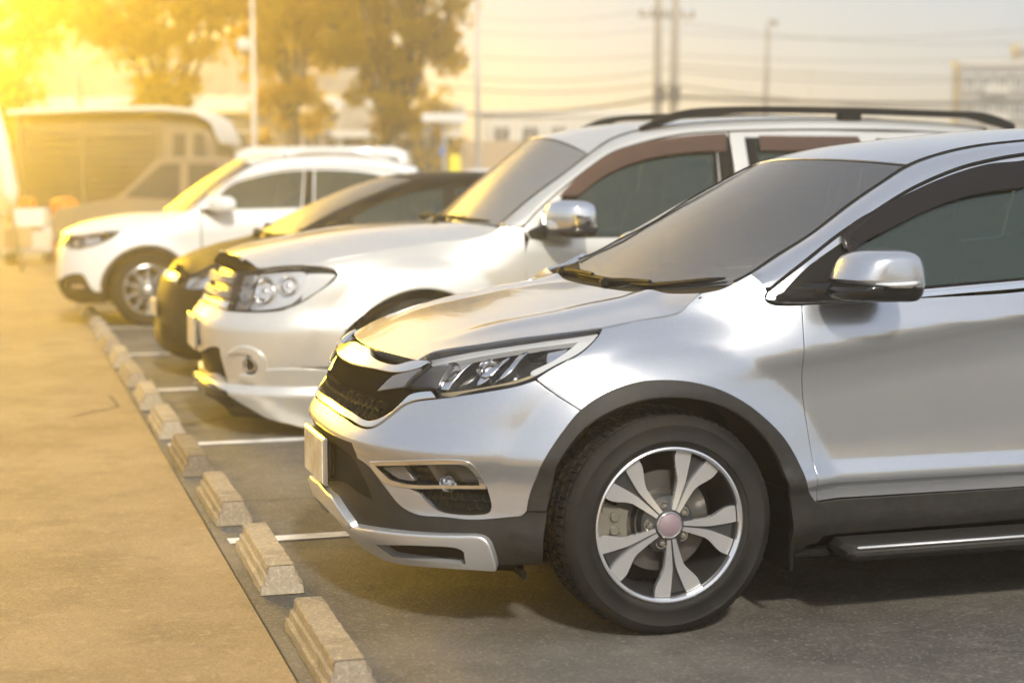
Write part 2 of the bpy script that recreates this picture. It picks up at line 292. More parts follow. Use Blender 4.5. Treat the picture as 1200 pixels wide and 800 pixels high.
WAGON_D = {'bumper': [[(0, 0.695), (0.2032, 0.7024), (0.3316, 0.6945), (0.4167, 0.6849)], [(0.4167, 0.6849), (0.6504, 0.6915), (0.7379, 0.7052), (0.7987, 0.7313)],
            [(0.7987, 0.7313), (0.9415, 0.6621)], [(0.9415, 0.6621), (0.9153, 0.5938), (0.8746, 0.5026), (0.8329, 0.3909)], [(0.8329, 0.3909), (0.6633, 0.3801)],
            [(0.6633, 0.3801), (0.6416, 0.3428), (0.6191, 0.3028), (0.5945, 0.2867), (0.5453, 0.2805), (0.4962, 0.2783), (0.4391, 0.2818)],
            [(0.4391, 0.2818), (0.4282, 0.3733), (0.4163, 0.4788)], [(0.4163, 0.4788), (0.3611, 0.4826), (0.1, 0.42), (0, 0.42)], [(0, 0.42), (0, 0.695)]],
 'chin': [[(0, 0.295), (0.12, 0.295), (0.2975, 0.313), (0.4393, 0.2771)], [(0.4393, 0.2771), (0.48, 0.2309)],
          [(0.48, 0.2309), (0.3575, 0.2539), (0.12, 0.235), (0, 0.235)], [(0, 0.235), (0, 0.295)]],
 'flare': [[(0.8329, 0.3909), (0.8746, 0.5026), (0.9153, 0.5938), (0.9434, 0.6621)], [(0.9434, 0.6621), (1.1088, 0.5754)],
           [(1.1088, 0.5754), (1.0757, 0.5417), (1.0296, 0.4791), (0.9897, 0.3744)], [(0.9897, 0.3744), (0.8329, 0.3909)]],
 'fog': [[(0.5975, 0.4985), (0.6265, 0.4764), (0.6392, 0.4198), (0.6278, 0.3662), (0.605, 0.3309), (0.5761, 0.324)],
         [(0.5761, 0.324), (0.5858, 0.4118), (0.5975, 0.4985)]],
 'gasket': [[(1.9939, 0.8826), (1.9917, 1.0118), (2.0054, 1.1354), (2.0706, 1.2303), (2.2264, 1.3498), (2.5437, 1.555), (2.7057, 1.6122), (3.017, 1.6773),
             (3.3279, 1.6999)]],
 'grille': [[(0, 0.975), (0.0018, 0.9877), (0.3922, 0.9724), (0.496, 0.9494), (0.552, 0.9218)], [(0.552, 0.9218), (0.4163, 0.9061)],
            [(0.4163, 0.9061), (0.4073, 0.8327), (0.4167, 0.739), (0.4016, 0.6954)], [(0.4016, 0.6954), (0.3178, 0.698), (0.1969, 0.7067), (0, 0.7)],
            [(0, 0.7), (0, 0.975)]],
 'intake': [[(0, 0.415), (0.3603, 0.4777), (0.4123, 0.476)], [(0.4123, 0.476), (0.4282, 0.3733), (0.4334, 0.2908)],
            [(0.4334, 0.2908), (0.3001, 0.3183), (0.12, 0.3), (0, 0.3)], [(0, 0.3), (0, 0.415)]],
 'kit': [[(0.6627, 0.3752), (0.8326, 0.3861), (0.9826, 0.3744)], [(0.9826, 0.3744), (0.9675, 0.2888), (0.9434, 0.1345)],
         [(0.9434, 0.1345), (0.8568, 0.0598), (0.7718, 0.0798), (0.6702, 0.1119), (0.5963, 0.16), (0.4844, 0.2216)], [(0.4844, 0.2216), (0.4393, 0.2771)],
         [(0.4393, 0.2771), (0.497, 0.2738), (0.5506, 0.2763), (0.5941, 0.2819), (0.623, 0.2982), (0.6453, 0.3381), (0.6627, 0.3752)]],
 'lamp': [[(0.422, 0.9087), (0.5559, 0.9242), (0.6706, 0.9436), (0.7689, 0.9474), (0.8777, 0.9388), (0.9309, 0.9222), (0.9516, 0.902)],
          [(0.9516, 0.902), (0.9399, 0.8698), (0.8662, 0.7963), (0.7959, 0.7359), (0.7369, 0.7098), (0.649, 0.696), (0.4135, 0.6893)],
          [(0.4135, 0.6893), (0.4271, 0.7491), (0.4126, 0.8377), (0.422, 0.9087)]],
 'lamp_left': [[(0.4433, 0.8958), (0.5286, 0.9046)], [(0.5286, 0.9046), (0.5328, 0.7091)], [(0.5328, 0.7091), (0.4407, 0.7031)], [(0.4407, 0.7031), (0.4433, 0.8958)]],
 'lamp_refl': [[(0.5421, 0.9098), (0.6734, 0.9278), (0.7773, 0.9248), (0.8057, 0.8609), (0.7973, 0.7915), (0.7524, 0.7401)],
               [(0.7524, 0.7401), (0.6762, 0.7199), (0.543, 0.7097)], [(0.543, 0.7097), (0.5248, 0.8067), (0.5421, 0.9098)]],
 'lamp_side': [[(0.8013, 0.9113), (0.889, 0.9115), (0.9354, 0.9021)], [(0.9354, 0.9021), (0.8899, 0.8332), (0.8034, 0.7591)], [(0.8034, 0.7591), (0.8013, 0.9113)]],
 'lip': [[(0, 0.27), (0.12, 0.265), (0.3575, 0.2539), (0.4844, 0.2216), (0.6098, 0.1384), (0.6778, 0.1072)],
         [(0.6778, 0.1072), (0.6081, 0.1129), (0.5267, 0.1106), (0.4684, 0.114), (0.4322, 0.155), (0.3483, 0.1887)], [(0.3483, 0.1887), (0.12, 0.2), (0, 0.2)],
         [(0, 0.2), (0, 0.27)]],
 'visor_i': [[(2.326, 1.3205), (2.5287, 1.4468), (2.7674, 1.5285), (3.0755, 1.572), (3.2897, 1.5779)]],
 'visor_o': [[(2.2231, 1.3209), (2.4633, 1.5056), (2.7046, 1.6052), (3.0136, 1.6571), (3.3075, 1.6794)]]}
CROSS_D = {'fog': [[(0.5137, 0.4804), (0.5907, 0.5003), (0.7418, 0.5059), (0.7716, 0.4822)], [(0.7716, 0.4822), (0.8279, 0.3771)], [(0.8279, 0.3771), (0.3613, 0.3472)],
         [(0.3613, 0.3472), (0.5137, 0.4804)]],
 'lamp': [[(0.3649, 0.77), (0.5159, 0.8404), (0.7458, 0.8782), (0.9205, 0.9003), (1.0649, 0.9045)],
          [(1.0649, 0.9045), (1.001, 0.8408), (0.892, 0.7841), (0.7356, 0.7413)], [(0.7356, 0.7413), (0.5797, 0.7369), (0.3649, 0.77)]],
 'lamp_in': [[(0.6067, 0.8107), (0.8327, 0.8636), (0.9049, 0.8324), (0.7413, 0.7657)], [(0.7413, 0.7657), (0.6067, 0.8107)]],
 'win': [[(1.9653, 1.1094), (2.0569, 1.2561), (2.1794, 1.3544), (2.4169, 1.4245), (2.672, 1.4746), (2.8929, 1.4915)], [(2.8929, 1.4915), (2.8354, 1.1251)],
         [(2.8354, 1.1251), (1.9653, 1.1094)]],
 'win2': [[(3.0293, 1.4958), (3.2683, 1.4918), (3.498, 1.45), (3.498, 1.384)], [(3.498, 1.384), (3.498, 1.246), (3.4485, 1.1427)], [(3.4485, 1.1427), (2.9789, 1.1285)],
          [(2.9789, 1.1285), (3.0293, 1.4958)]]}
SEDAN_D = {'fog': [[(0.229, 0.3675), (0.521, 0.3635)], [(0.521, 0.3635), (0.5324, 0.2785)], [(0.5324, 0.2785), (0.3725, 0.2666)], [(0.3725, 0.2666), (0.229, 0.3675)]],
 'lamp': [[(0.6255, 0.6491), (0.6264, 0.6911), (0.6535, 0.7398), (0.8321, 0.8102), (1.1986, 0.8889)], [(1.1986, 0.8889), (1.1604, 0.8083), (1.0492, 0.7148)],
          [(1.0492, 0.7148), (0.9259, 0.654), (0.7762, 0.6406), (0.6255, 0.6491)]],
 'win': [[(1.9028, 1.098), (2.1344, 1.2292), (2.3998, 1.3259), (2.6635, 1.3748), (2.9198, 1.3931)]]}
# ---------------------------------------------------------------- mesh helpers
def link(o, parent=None):
    COL.objects.link(o)
    if parent is not None: o.parent = parent
    return o


def tag(o, label=None, cat=None, group=None, kind=None):
    for k, v in (('label', label), ('category', cat), ('group', group), ('kind', kind)):
        if v: o[k] = v
    return o


def empty(name, loc, label, cat, group=None, rz=0.):
    o = bpy.data.objects.new(name, None); o.empty_display_size = .2
    link(o); o.location = loc; o.rotation_euler = (0, 0, rz)
    return tag(o, label, cat, group)


def mk(name, V, F, mat, parent=None, N=None, smooth=True, kind=None):
    me = bpy.data.meshes.new(name)
    V = [tuple(map(float, v)) for v in V]
    me.from_pydata(V, [], [tuple(int(i) for i in f) for f in F])
    for m in (mat if isinstance(mat, (list, tuple)) else [mat]): me.materials.append(m)
    if smooth: me.polygons.foreach_set('use_smooth', [True] * len(me.polygons))
    me.update()
    if N is not None:
        me.normals_split_custom_set_from_vertices([tuple(map(float, n)) for n in N])
    o = link(bpy.data.objects.new(name, me), parent)
    if kind: o['kind'] = kind
    return o


class MB:
    """collects simple shapes into one mesh"""
    def __init__(self): self.V = []; self.F = []; self.M = []
    def add(self, V, F, m=0):
        b = len(self.V); self.V += [tuple(v) for v in V]; self.F += [tuple(b + i for i in f) for f in F]; self.M += [m] * len(F)
        return self
    def box(self, c, s, bev=0., rot=None, m=0):
        c = Vector(c); h = Vector(s) / 2
        b = min(bev, min(h) * .9)
        if b <= 0:
            P = [(x, y, z) for x in (-1, 1) for y in (-1, 1) for z in (-1, 1)]
            V = [Vector((p[0]*h.x, p[1]*h.y, p[2]*h.z)) for p in P]
            F = [(0,1,3,2), (4,6,7,5), (0,4,5,1), (2,3,7,6), (0,2,6,4), (1,5,7,3)]
        else:
            V = []; idx = {}
            for sx in (-1, 1):
                for sy in (-1, 1):
                    for sz in (-1, 1):
                        for a in range(3):
                            v = [sx*(h.x-b), sy*(h.y-b), sz*(h.z-b)]
                            v[a] = (sx, sy, sz)[a] * h[a]
                            idx[(sx, sy, sz, a)] = len(V); V.append(Vector(v))
            F = []
            for a in range(3):
                b1, b2 = [k for k in range(3) if k != a]
                for sg in (-1, 1):
                    q = []
                    for u, w in ((-1,-1), (1,-1), (1,1), (-1,1)):
                        t = [0, 0, 0]; t[a] = sg; t[b1] = u; t[b2] = w
                        q.append(idx[(t[0], t[1], t[2], a)])
                    F.append(q if (sg > 0) == (a != 1) else q[::-1])
            for a in range(3):
                for u in (-1, 1):
                    for w in (-1, 1):
                        b1, b2 = [k for k in range(3) if k != a]
                        e = []
                        for sg in (-1, 1):
                            t = [0, 0, 0]; t[a] = sg; t[b1] = u; t[b2] = w
                            e.append((idx[(t[0], t[1], t[2], b1)], idx[(t[0], t[1], t[2], b2)]))
                        F.append((e[0][0], e[1][0], e[1][1], e[0][1]))
            for sx in (-1, 1):
                for sy in (-1, 1):
                    for sz in (-1, 1):
                        F.append(tuple(idx[(sx, sy, sz, a)] for a in range(3)))
        if rot is not None: V = [rot @ v for v in V]
        return self.add([v + c for v in V], F, m)
    def tube(self, pts, r, n=10, cap=True, m=0):
        pts = [Vector(p) for p in pts]; rs = r if isinstance(r, (list, tuple)) else [r] * len(pts)
        up = None; rings = []
        for i, p in enumerate(pts):
            d = (pts[min(i+1, len(pts)-1)] - pts[max(i-1, 0)]).normalized()
            if up is None: up = Vector((0, 0, 1)) if abs(d.z) < .9 else Vector((1, 0, 0))
            s = d.cross(up).normalized(); up = s.cross(d).normalized()
            rings.append([p + (s*math.cos(2*math.pi*k/n) + up*math.sin(2*math.pi*k/n)) * rs[i] for k in range(n)])
        V = [v for g in rings for v in g]; F = []
        for i in range(len(pts)-1):
            for k in range(n):
                F.append((i*n+k, i*n+(k+1) % n, (i+1)*n+(k+1) % n, (i+1)*n+k))
        if cap: F += [tuple(range(n))[::-1], tuple((len(pts)-1)*n+k for k in range(n))]
        return self.add(V, F, m)
    def lathe(self, prof, n=48, axis='y', c=(0, 0, 0), m=0, close=False):
        """prof: (radius, along) pairs"""
        V = []; F = []; L = len(prof)
        for k in range(n):
            a = 2*math.pi*k/n; ca, sa = math.cos(a), math.sin(a)
            for r, h in prof:
                p = (r*ca, h, r*sa) if axis == 'y' else (r*ca, r*sa, h)
                V.append((p[0]+c[0], p[1]+c[1], p[2]+c[2]))
        for k in range(n):
            for i in range(L if close else L-1):
                j = (i+1) % L; k2 = (k+1) % n
                F.append((k*L+i, k2*L+i, k2*L+j, k*L+j))
        return self.add(V, F, m)
    def build(self, name, mat, parent=None, smooth=True, sharp=None, kind=None):
        o = mk(name, self.V, self.F, mat, parent, smooth=smooth, kind=kind)
        if isinstance(mat, (list, tuple)): o.data.polygons.foreach_set('material_index', self.M)
        bm = bmesh.new(); bm.from_mesh(o.data)
        bmesh.ops.recalc_face_normals(bm, faces=bm.faces[:]); bm.to_mesh(o.data); bm.free()
        if sharp: o.data.set_sharp_from_angle(angle=math.radians(sharp))
        return o


# ---------------------------------------------------------------- panels cut out of a surface
def spline(seg, step):
    """smooth a run of points (Catmull-Rom), one point every `step`"""
    P = np.array(seg, float)
    if len(P) == 2:
        n = max(1, int(np.ceil(np.linalg.norm(P[1]-P[0]) / step)))
        return [P[0] + (P[1]-P[0]) * k / n for k in range(n)]
    out = []
    t = [0.]
    for i in range(1, len(P)): t.append(t[-1] + max(1e-6, np.linalg.norm(P[i]-P[i-1])) ** .5)
    T = np.array(t); m = np.zeros_like(P)
    for i in range(len(P)):
        if 0 < i < len(P)-1:
            d0 = (P[i]-P[i-1])/(T[i]-T[i-1]); d1 = (P[i+1]-P[i])/(T[i+1]-T[i])
            w = (T[i]-T[i-1])/(T[i+1]-T[i-1]); m[i] = d0*(1-w) + d1*w
    m[0] = 1.5*(P[1]-P[0])/(T[1]-T[0]) - .5*m[1]; m[-1] = 1.5*(P[-1]-P[-2])/(T[-1]-T[-2]) - .5*m[-2]
    for i in range(len(P)-1):
        h = T[i+1]-T[i]; n = max(1, int(np.ceil(np.linalg.norm(P[i+1]-P[i]) / step)))
        for k in range(n):
            s = k/n
            out.append((2*s**3-3*s**2+1)*P[i] + (s**3-2*s**2+s)*h*m[i] + (-2*s**3+3*s**2)*P[i+1] + (s**3-s**2)*h*m[i+1])
    return out


def outline(segs, step):
    """segs: list of point runs, each starting where the last one ended (the last closes on the first)"""
    out = []
    for i, s in enumerate(segs):
        nxt = segs[(i+1) % len(segs)][0]
        s = [tuple(p) for p in s]
        if np.hypot(s[-1][0]-nxt[0], s[-1][1]-nxt[1]) > 1e-6: s = s + [tuple(nxt)]
        out += spline(s, step)
    P = np.array(out)
    keep = np.linalg.norm(P - np.roll(P, 1, 0), axis=1) > step * .12
    P = P[keep]
    a = np.sum(P[:, 0]*np.roll(P[:, 1], -1) - np.roll(P[:, 0], -1)*P[:, 1])
    return P if a > 0 else P[::-1]


def inset(P, d):
    """move a counter-clockwise outline inwards by d"""
    e1 = P - np.roll(P, 1, 0); e2 = np.roll(P, -1, 0) - P
    n1 = np.stack([-e1[:, 1], e1[:, 0]], 1); n2 = np.stack([-e2[:, 1], e2[:, 0]], 1)
    n1 /= np.linalg.norm(n1, axis=1)[:, None] + 1e-12; n2 /= np.linalg.norm(n2, axis=1)[:, None] + 1e-12
    m = n1 + n2; m /= np.linalg.norm(m, axis=1)[:, None] + 1e-12
    c = np.clip((m*n1).sum(1), .45, 1)
    return P + m * (d / c)[:, None]


def inside(P, q):
    x, y = q[:, 0], q[:, 1]; r = np.zeros(len(q), bool)
    a = P; b = np.roll(P, -1, 0)
    for (x1, y1), (x2, y2) in zip(a, b):
        if y1 == y2: continue
        c = ((y1 > y) != (y2 > y)) & (x < (x2-x1)*(y-y1)/(y2-y1) + x1)
        r ^= c
    return r


def edge_dist(P, q):
    d = np.full(len(q), 1e9); a = P; b = np.roll(P, -1, 0)
    for p1, p2 in zip(a, b):
        v = p2-p1; l = (v*v).sum() + 1e-12
        t = np.clip(((q-p1) @ v) / l, 0, 1)
        d = np.minimum(d, np.linalg.norm(q - (p1 + t[:, None]*v), axis=1))
    return d


def triangulate(P, holes, h):
    lo = P.min(0); hi = P.max(0)
    gx = np.arange(lo[0]+h*.5, hi[0], h); gy = np.arange(lo[1]+h*.5, hi[1], h)
    if len(gx) and len(gy):
        q = np.stack(np.meshgrid(gx, gy, indexing='ij'), -1)
        q[:, 1::2, 0] += h*.5 if q.shape[1] > 1 else 0
        q = q.reshape(-1, 2)
        q = q[inside(P, q)]
        for H in holes: q = q[~inside(H, q)]
        for R in [P] + list(holes):
            if len(q): q = q[edge_dist(R, q) > h*.45]
    else: q = np.zeros((0, 2))
    pts = np.concatenate([P] + list(holes) + [q]); edges = []; b = 0; loops = []
    for R in [P] + list(holes):
        n = len(R); loops.append(list(range(b, b+n)))
        edges += [(b+i, b+(i+1) % n) for i in range(n)]; b += n
    r = delaunay_2d_cdt([Vector(p) for p in pts], edges, [], 0, 1e-7, True)
    V = np.array([tuple(v) for v in r[0]]); F = np.array([f for f in r[2]])
    back = {}
    for i, o in enumerate(r[3]):
        for k in o: back[k] = i
    c = V[F].mean(1); ok = inside(P, c)
    for H in holes: ok &= ~inside(H, c)
    F = F[ok]
    A = V[F[:, 1]]-V[F[:, 0]]; Bv = V[F[:, 2]]-V[F[:, 0]]
    flip = (A[:, 0]*Bv[:, 1]-A[:, 1]*Bv[:, 0]) < 0
    F[flip] = F[flip][:, ::-1]
    loops = [[back.get(i, i) for i in l] for l in loops]
    return V, F, loops


def surf_n(S, uv, e=.003):
    u, v = uv[:, 0], uv[:, 1]
    du = S(u+e, v) - S(u-e, v); dv = S(u, v+e) - S(u, v-e)
    n = np.cross(du, dv); n /= np.linalg.norm(n, axis=1)[:, None] + 1e-12
    return n


def panel(name, S, segs, mat, parent, off=0., lip=.014, gap=.0018, holes=(), h=.02, mirror=None, flipn=False, edge=None, lipmat=None, rnd=.0016):
    """a sheet of the surface S(u, v) inside an outline; its rim is turned inwards by `lip`.
    mirror='join' closes it across y = 0, 'copy' makes a second object on the far side."""
    step = edge or h*.6
    P = outline(segs, step)
    mid = (np.abs(P[:, 0]) < 1e-4) if mirror == 'join' else np.zeros(len(P), bool)
    P2 = inset(P, gap); P2[mid, 0] = 0.
    if mirror == 'join': P2[:, 0] = np.maximum(P2[:, 0], 0)
    HS = [inset(outline(s, step), -gap) for s in holes]
    uv, F, loops = triangulate(P2, HS, h)
    n = surf_n(S, uv)
    if flipn: n = -n; F = F[:, ::-1]
    base = S(uv[:, 0], uv[:, 1])
    V = base + n*off; N = n.copy(); Fl = [tuple(f) for f in F]
    onmid = np.abs(uv[:, 0]) < 1e-4 if mirror == 'join' else np.zeros(len(uv), bool)
    VL = [V]; NL = [N]; b = len(V)
    nf = len(Fl)
    if lip:
        for L in loops:
            L = [i for k, i in enumerate(L) if i != L[k-1]]
            m = len(L); li = np.array(L)
            if m < 3: continue
            p0 = V[li]; nn = n[li]
            tg = np.roll(p0, -1, 0) - np.roll(p0, 1, 0); tg /= np.linalg.norm(tg, axis=1)[:, None] + 1e-12
            so = np.cross(tg, nn) * (-1 if flipn else 1)
            r1 = p0 + so*rnd - nn*rnd; r2 = p0 + so*rnd - nn*lip
            if mirror == 'join':
                for rr in (r1, r2): rr[onmid[li], 1] = 0
            VL += [r1, r1, r2]; NL += [(so*.8+nn*.6), so, so]
            for k in range(m):
                k2 = (k+1) % m
                if onmid[L[k]] and onmid[L[k2]]: continue
                q1 = (L[k], L[k2], b+k2, b+k); q2 = (b+m+k, b+m+k2, b+2*m+k2, b+2*m+k)
                q1 = q1[::-1]; q2 = q2[::-1]
                if flipn: q1 = q1[::-1]; q2 = q2[::-1]
                Fl += [q1, q2]
            b += 3*m
    V = np.concatenate(VL); N = np.concatenate(NL)
    M1 = np.array([1, -1, 1.])
    if mirror == 'join':
        k = len(V); V = np.concatenate([V, V*M1]); N2 = N*M1
        N = np.concatenate([N, N2]); Fl = Fl + [tuple(i+k for i in f)[::-1] for f in Fl]
    o = mk(name, V, Fl, mat, parent, N)
    if mirror == 'copy':
        mk(name, V*M1, [tuple(f)[::-1] for f in Fl], mat, parent if not isinstance(parent, tuple) else parent, N*M1)
    return o


def grid_surf(name, S, us, vs, mat, parent, off=0., mirror=None, flipn=False, skip=None):
    us = np.asarray(us, float); vs = np.asarray(vs, float)
    A, Bg = np.meshgrid(us, vs, indexing='ij'); uv = np.stack([A.ravel(), Bg.ravel()], 1)
    n = surf_n(S, uv); n = -n if flipn else n
    V = S(uv[:, 0], uv[:, 1]) + n*off; nv = len(vs); F = []
    for i in range(len(us)-1):
        for j in range(nv-1):
            q = (i*nv+j, (i+1)*nv+j, (i+1)*nv+j+1, i*nv+j+1)
            if skip is not None and skip(V[list(q)].mean(0)): continue
            F.append(q[::-1] if flipn else q)
    N = n
    if mirror:
        k = len(V); M1 = np.array([1, -1, 1.]); V = np.concatenate([V, V*M1]); N = np.concatenate([N, N*M1])
        F = F + [tuple(x+k for x in f)[::-1] for f in F]
    return mk(name, V, F, mat, parent, N)


def band(segs, w, step):
    """outline and hole of a strip of width w that runs inside an outline"""
    P = outline(segs, step)
    return P, inset(P, w)


def strip(c0, c1):
    """outline from two runs of points that go the same way"""
    return [list(c0), [c0[-1], c1[-1]], list(c1)[::-1], [c1[0], c0[0]]]


def sweep(name, path, nrm, w, t, mat, parent, n=40, prof=None, mirror=None, taper=0.):
    """a moulding along a path: width w across (tangent x normal), thickness t along the normal"""
    P = np.array(spline(list(path) , 1e9 if len(path) < 2 else np.linalg.norm(np.diff(np.array(path, float), axis=0), axis=1).sum()/n) + [np.array(path[-1], float)])
    if callable(nrm): Nn = nrm(P)
    else: Nn = np.tile(np.array(nrm, float), (len(P), 1))
    T = np.gradient(P, axis=0); T /= np.linalg.norm(T, axis=1)[:, None]
    Sd = np.cross(T, Nn); Sd /= np.linalg.norm(Sd, axis=1)[:, None] + 1e-9; Nn = np.cross(Sd, T)
    prof = prof or [(-.5, 0), (-.5, .55), (-.32, .9), (0, 1), (.32, .9), (.5, .55), (.5, 0)]
    m = len(prof); V = []
    L = len(P)
    for i in range(L):
        k = 1.
        if taper: k = min(1., (min(i, L-1-i)/(L*taper+1e-9))**.5*.8+.2)
        for a, b in prof: V.append(P[i] + Sd[i]*a*w*k + Nn[i]*b*t*k)
    F = []
    for i in range(L-1):
        for j in range(m): F.append((i*m+j, i*m+(j+1) % m, (i+1)*m+(j+1) % m, (i+1)*m+j))
    F += [tuple(range(m)), tuple((L-1)*m+j for j in range(m))[::-1]]
    b = MB(); b.add(V, F)
    if mirror: b.add([(v[0], -v[1], v[2]) for v in V], [f[::-1] for f in F])
    return b.build(name, mat, parent, sharp=50)
# ---------------------------------------------------------------- materials
def mat(name, col, rough=.5, metal=0., spec=.5, coat=0., **k):
    m = bpy.data.materials.new(name); m.use_nodes = True
    b = m.node_tree.nodes['Principled BSDF']; I = b.inputs
    I['Base Color'].default_value = (*col, 1); I['Roughness'].default_value = rough; I['Metallic'].default_value = metal
    I['Specular IOR Level'].default_value = spec
    if coat > 0: I['Coat Weight'].default_value = coat; I['Coat Roughness'].default_value = .02
    for a, v in k.items(): I[a.replace('_', ' ')].default_value = v
    return m


def nodes(m):
    t = m.node_tree; return t, t.nodes, t.links, t.nodes['Principled BSDF']


def noise_col(m, a, b, scale, detail=6, lo=.35, hi=.65, coord='Object', bump=0., bscale=None, dist=.01, rough=None, stretch=(1, 1, 1)):
    """base colour between a and b by noise, plus fine relief"""
    t, N, L, B = nodes(m)
    tc = N.new('ShaderNodeTexCoord'); mp = N.new('ShaderNodeMapping'); mp.inputs['Scale'].default_value = stretch
    L.new(tc.outputs[coord], mp.inputs[0])
    n = N.new('ShaderNodeTexNoise'); n.inputs['Scale'].default_value = scale; n.inputs['Detail'].default_value = detail
    L.new(mp.outputs[0], n.inputs['Vector'])
    r = N.new('ShaderNodeMapRange'); r.inputs['From Min'].default_value = lo; r.inputs['From Max'].default_value = hi
    L.new(n.outputs[0], r.inputs[0])
    mx = N.new('ShaderNodeMix'); mx.data_type = 'RGBA'
    mx.inputs['A'].default_value = (*a, 1); mx.inputs['B'].default_value = (*b, 1)
    L.new(r.outputs[0], mx.inputs['Factor']); L.new(mx.outputs['Result'], B.inputs['Base Color'])
    if bump:
        n2 = N.new('ShaderNodeTexNoise'); n2.inputs['Scale'].default_value = bscale or scale * 4; n2.inputs['Detail'].default_value = 5
        L.new(mp.outputs[0], n2.inputs['Vector'])
        bp = N.new('ShaderNodeBump'); bp.inputs['Strength'].default_value = bump; bp.inputs['Distance'].default_value = dist
        L.new(n2.outputs[0], bp.inputs['Height']); L.new(bp.outputs[0], B.inputs['Normal'])
    if rough:
        r2 = N.new('ShaderNodeMapRange'); r2.inputs['To Min'].default_value = rough[0]; r2.inputs['To Max'].default_value = rough[1]
        L.new(n.outputs[0], r2.inputs[0]); L.new(r2.outputs[0], B.inputs['Roughness'])
    return mx


def paint(name, col, metal, rough, dust=.06, coat=1.):
    m = mat(name, col, rough, metal, coat=coat, spec=.5 if coat > .5 else .12)
    t, N, L, B = nodes(m)
    tc = N.new('ShaderNodeTexCoord')
    v = N.new('ShaderNodeTexVoronoi'); v.inputs['Scale'].default_value = 900
    L.new(tc.outputs['Object'], v.inputs['Vector'])
    r = N.new('ShaderNodeMapRange'); r.inputs['To Min'].default_value = .86; r.inputs['To Max'].default_value = 1.1
    L.new(v.outputs['Color'], r.inputs[0])
    n = N.new('ShaderNodeTexNoise'); n.inputs['Scale'].default_value = 3.5; n.inputs['Detail'].default_value = 8
    L.new(tc.outputs['Object'], n.inputs['Vector'])
    mx = N.new('ShaderNodeMix'); mx.data_type = 'RGBA'
    mx.inputs['A'].default_value = (*col, 1); mx.inputs['B'].default_value = (.36, .32, .26, 1)
    r2 = N.new('ShaderNodeMapRange'); r2.inputs['From Min'].default_value = .4; r2.inputs['From Max'].default_value = .8
    r2.inputs['To Max'].default_value = dust * 2
    L.new(n.outputs[0], r2.inputs[0]); L.new(r2.outputs[0], mx.inputs['Factor'])
    hs = N.new('ShaderNodeHueSaturation'); L.new(r.outputs[0], hs.inputs['Value']); L.new(mx.outputs['Result'], hs.inputs['Color'])
    L.new(hs.outputs[0], B.inputs['Base Color'])
    r3 = N.new('ShaderNodeMapRange'); r3.inputs['To Min'].default_value = .015; r3.inputs['To Max'].default_value = .07
    L.new(n.outputs[0], r3.inputs[0]); L.new(r3.outputs[0], B.inputs['Coat Roughness'])
    return m


def glass(name, tint, see, rough=.0, ior=1.5):
    """a thin pane: tinted view through it under a clear reflection"""
    m = bpy.data.materials.new(name); m.use_nodes = True
    N = m.node_tree.nodes; L = m.node_tree.links; N.clear()
    o = N.new('ShaderNodeOutputMaterial'); mx = N.new('ShaderNodeMixShader')
    f = N.new('ShaderNodeFresnel'); f.inputs['IOR'].default_value = ior
    g = N.new('ShaderNodeBsdfGlossy'); g.inputs['Roughness'].default_value = rough
    tr = N.new('ShaderNodeBsdfTransparent'); tr.inputs[0].default_value = (*see, 1)
    di = N.new('ShaderNodeBsdfDiffuse'); di.inputs[0].default_value = (*tint, 1)
    ad = N.new('ShaderNodeAddShader')
    L.new(tr.outputs[0], ad.inputs[0]); L.new(di.outputs[0], ad.inputs[1])
    L.new(f.outputs[0], mx.inputs[0]); L.new(ad.outputs[0], mx.inputs[1]); L.new(g.outputs[0], mx.inputs[2])
    L.new(mx.outputs[0], o.inputs[0])
    return m


M = {}
M['silver'] = paint('silver paint', (.55, .57, .61), .78, .25)
M['pearl'] = paint('pearl white paint', (.76, .735, .67), .55, .28)
M['champagne'] = M['pearl']
M['white'] = paint('white paint', (.80, .80, .78), 0, .4)
M['darkpaint'] = paint('dark grey paint', (.012, .0115, .0115), 0, .55, .03, 0.)
M['screen3'] = glass('matt far windscreen', (.10, .098, .09), (.06, .06, .06), .25, ior=1.4)
M['clad'] = mat('grey plastic cladding', (.052, .050, .048), .55, spec=.3)
noise_col(M['clad'], (.020, .019, .018), (.030, .028, .025), 40, bump=.08, bscale=600, dist=.001, rough=(.45, .7))
M['black'] = mat('black plastic', (.012, .012, .012), .7, spec=.1)
M['shell'] = mat('black underside', (.006, .006, .006), .8, spec=.2)
M['gloss'] = mat('gloss black', (.008, .008, .008), .06)
M['chrome'] = mat('chrome', (.86, .86, .85), .06, 1.)
M['satin'] = mat('satin silver', (.66, .66, .66), .32, .7)
M['alloy'] = mat('machined alloy', (.84, .84, .85), .22, .8)
M['alloygrey'] = mat('dark grey alloy', (.055, .055, .058), .4, .5)
M['rubber'] = mat('tyre rubber', (.018, .0175, .017), .72, spec=.3)
noise_col(M['rubber'], (.009, .0088, .0085), (.024, .022, .020), 6, 8, bump=.1, bscale=300, dist=.001, rough=(.6, .9))
M['disc'] = mat('steel disc', (.16, .15, .14), .4, .8)
M['caliper'] = mat('cast iron caliper', (.20, .185, .15), .55, .5)
M['nut'] = mat('steel nut', (.7, .66, .58), .25, 1.)
M['cap'] = mat('mauve plastic cap', (.26, .195, .215), .5)
M['tint'] = glass('tinted side glass', (.022, .034, .026), (.06, .085, .065), ior=1.75)
M['screen'] = glass('windscreen glass', (.060, .061, .060), (.10, .105, .10), ior=2.1)
M['screen2'] = glass('windscreen with painted sky sheen', (.20, .195, .18), (.06, .06, .06), ior=2.3)  # pale tint imitates bright sky reflected in this windscreen
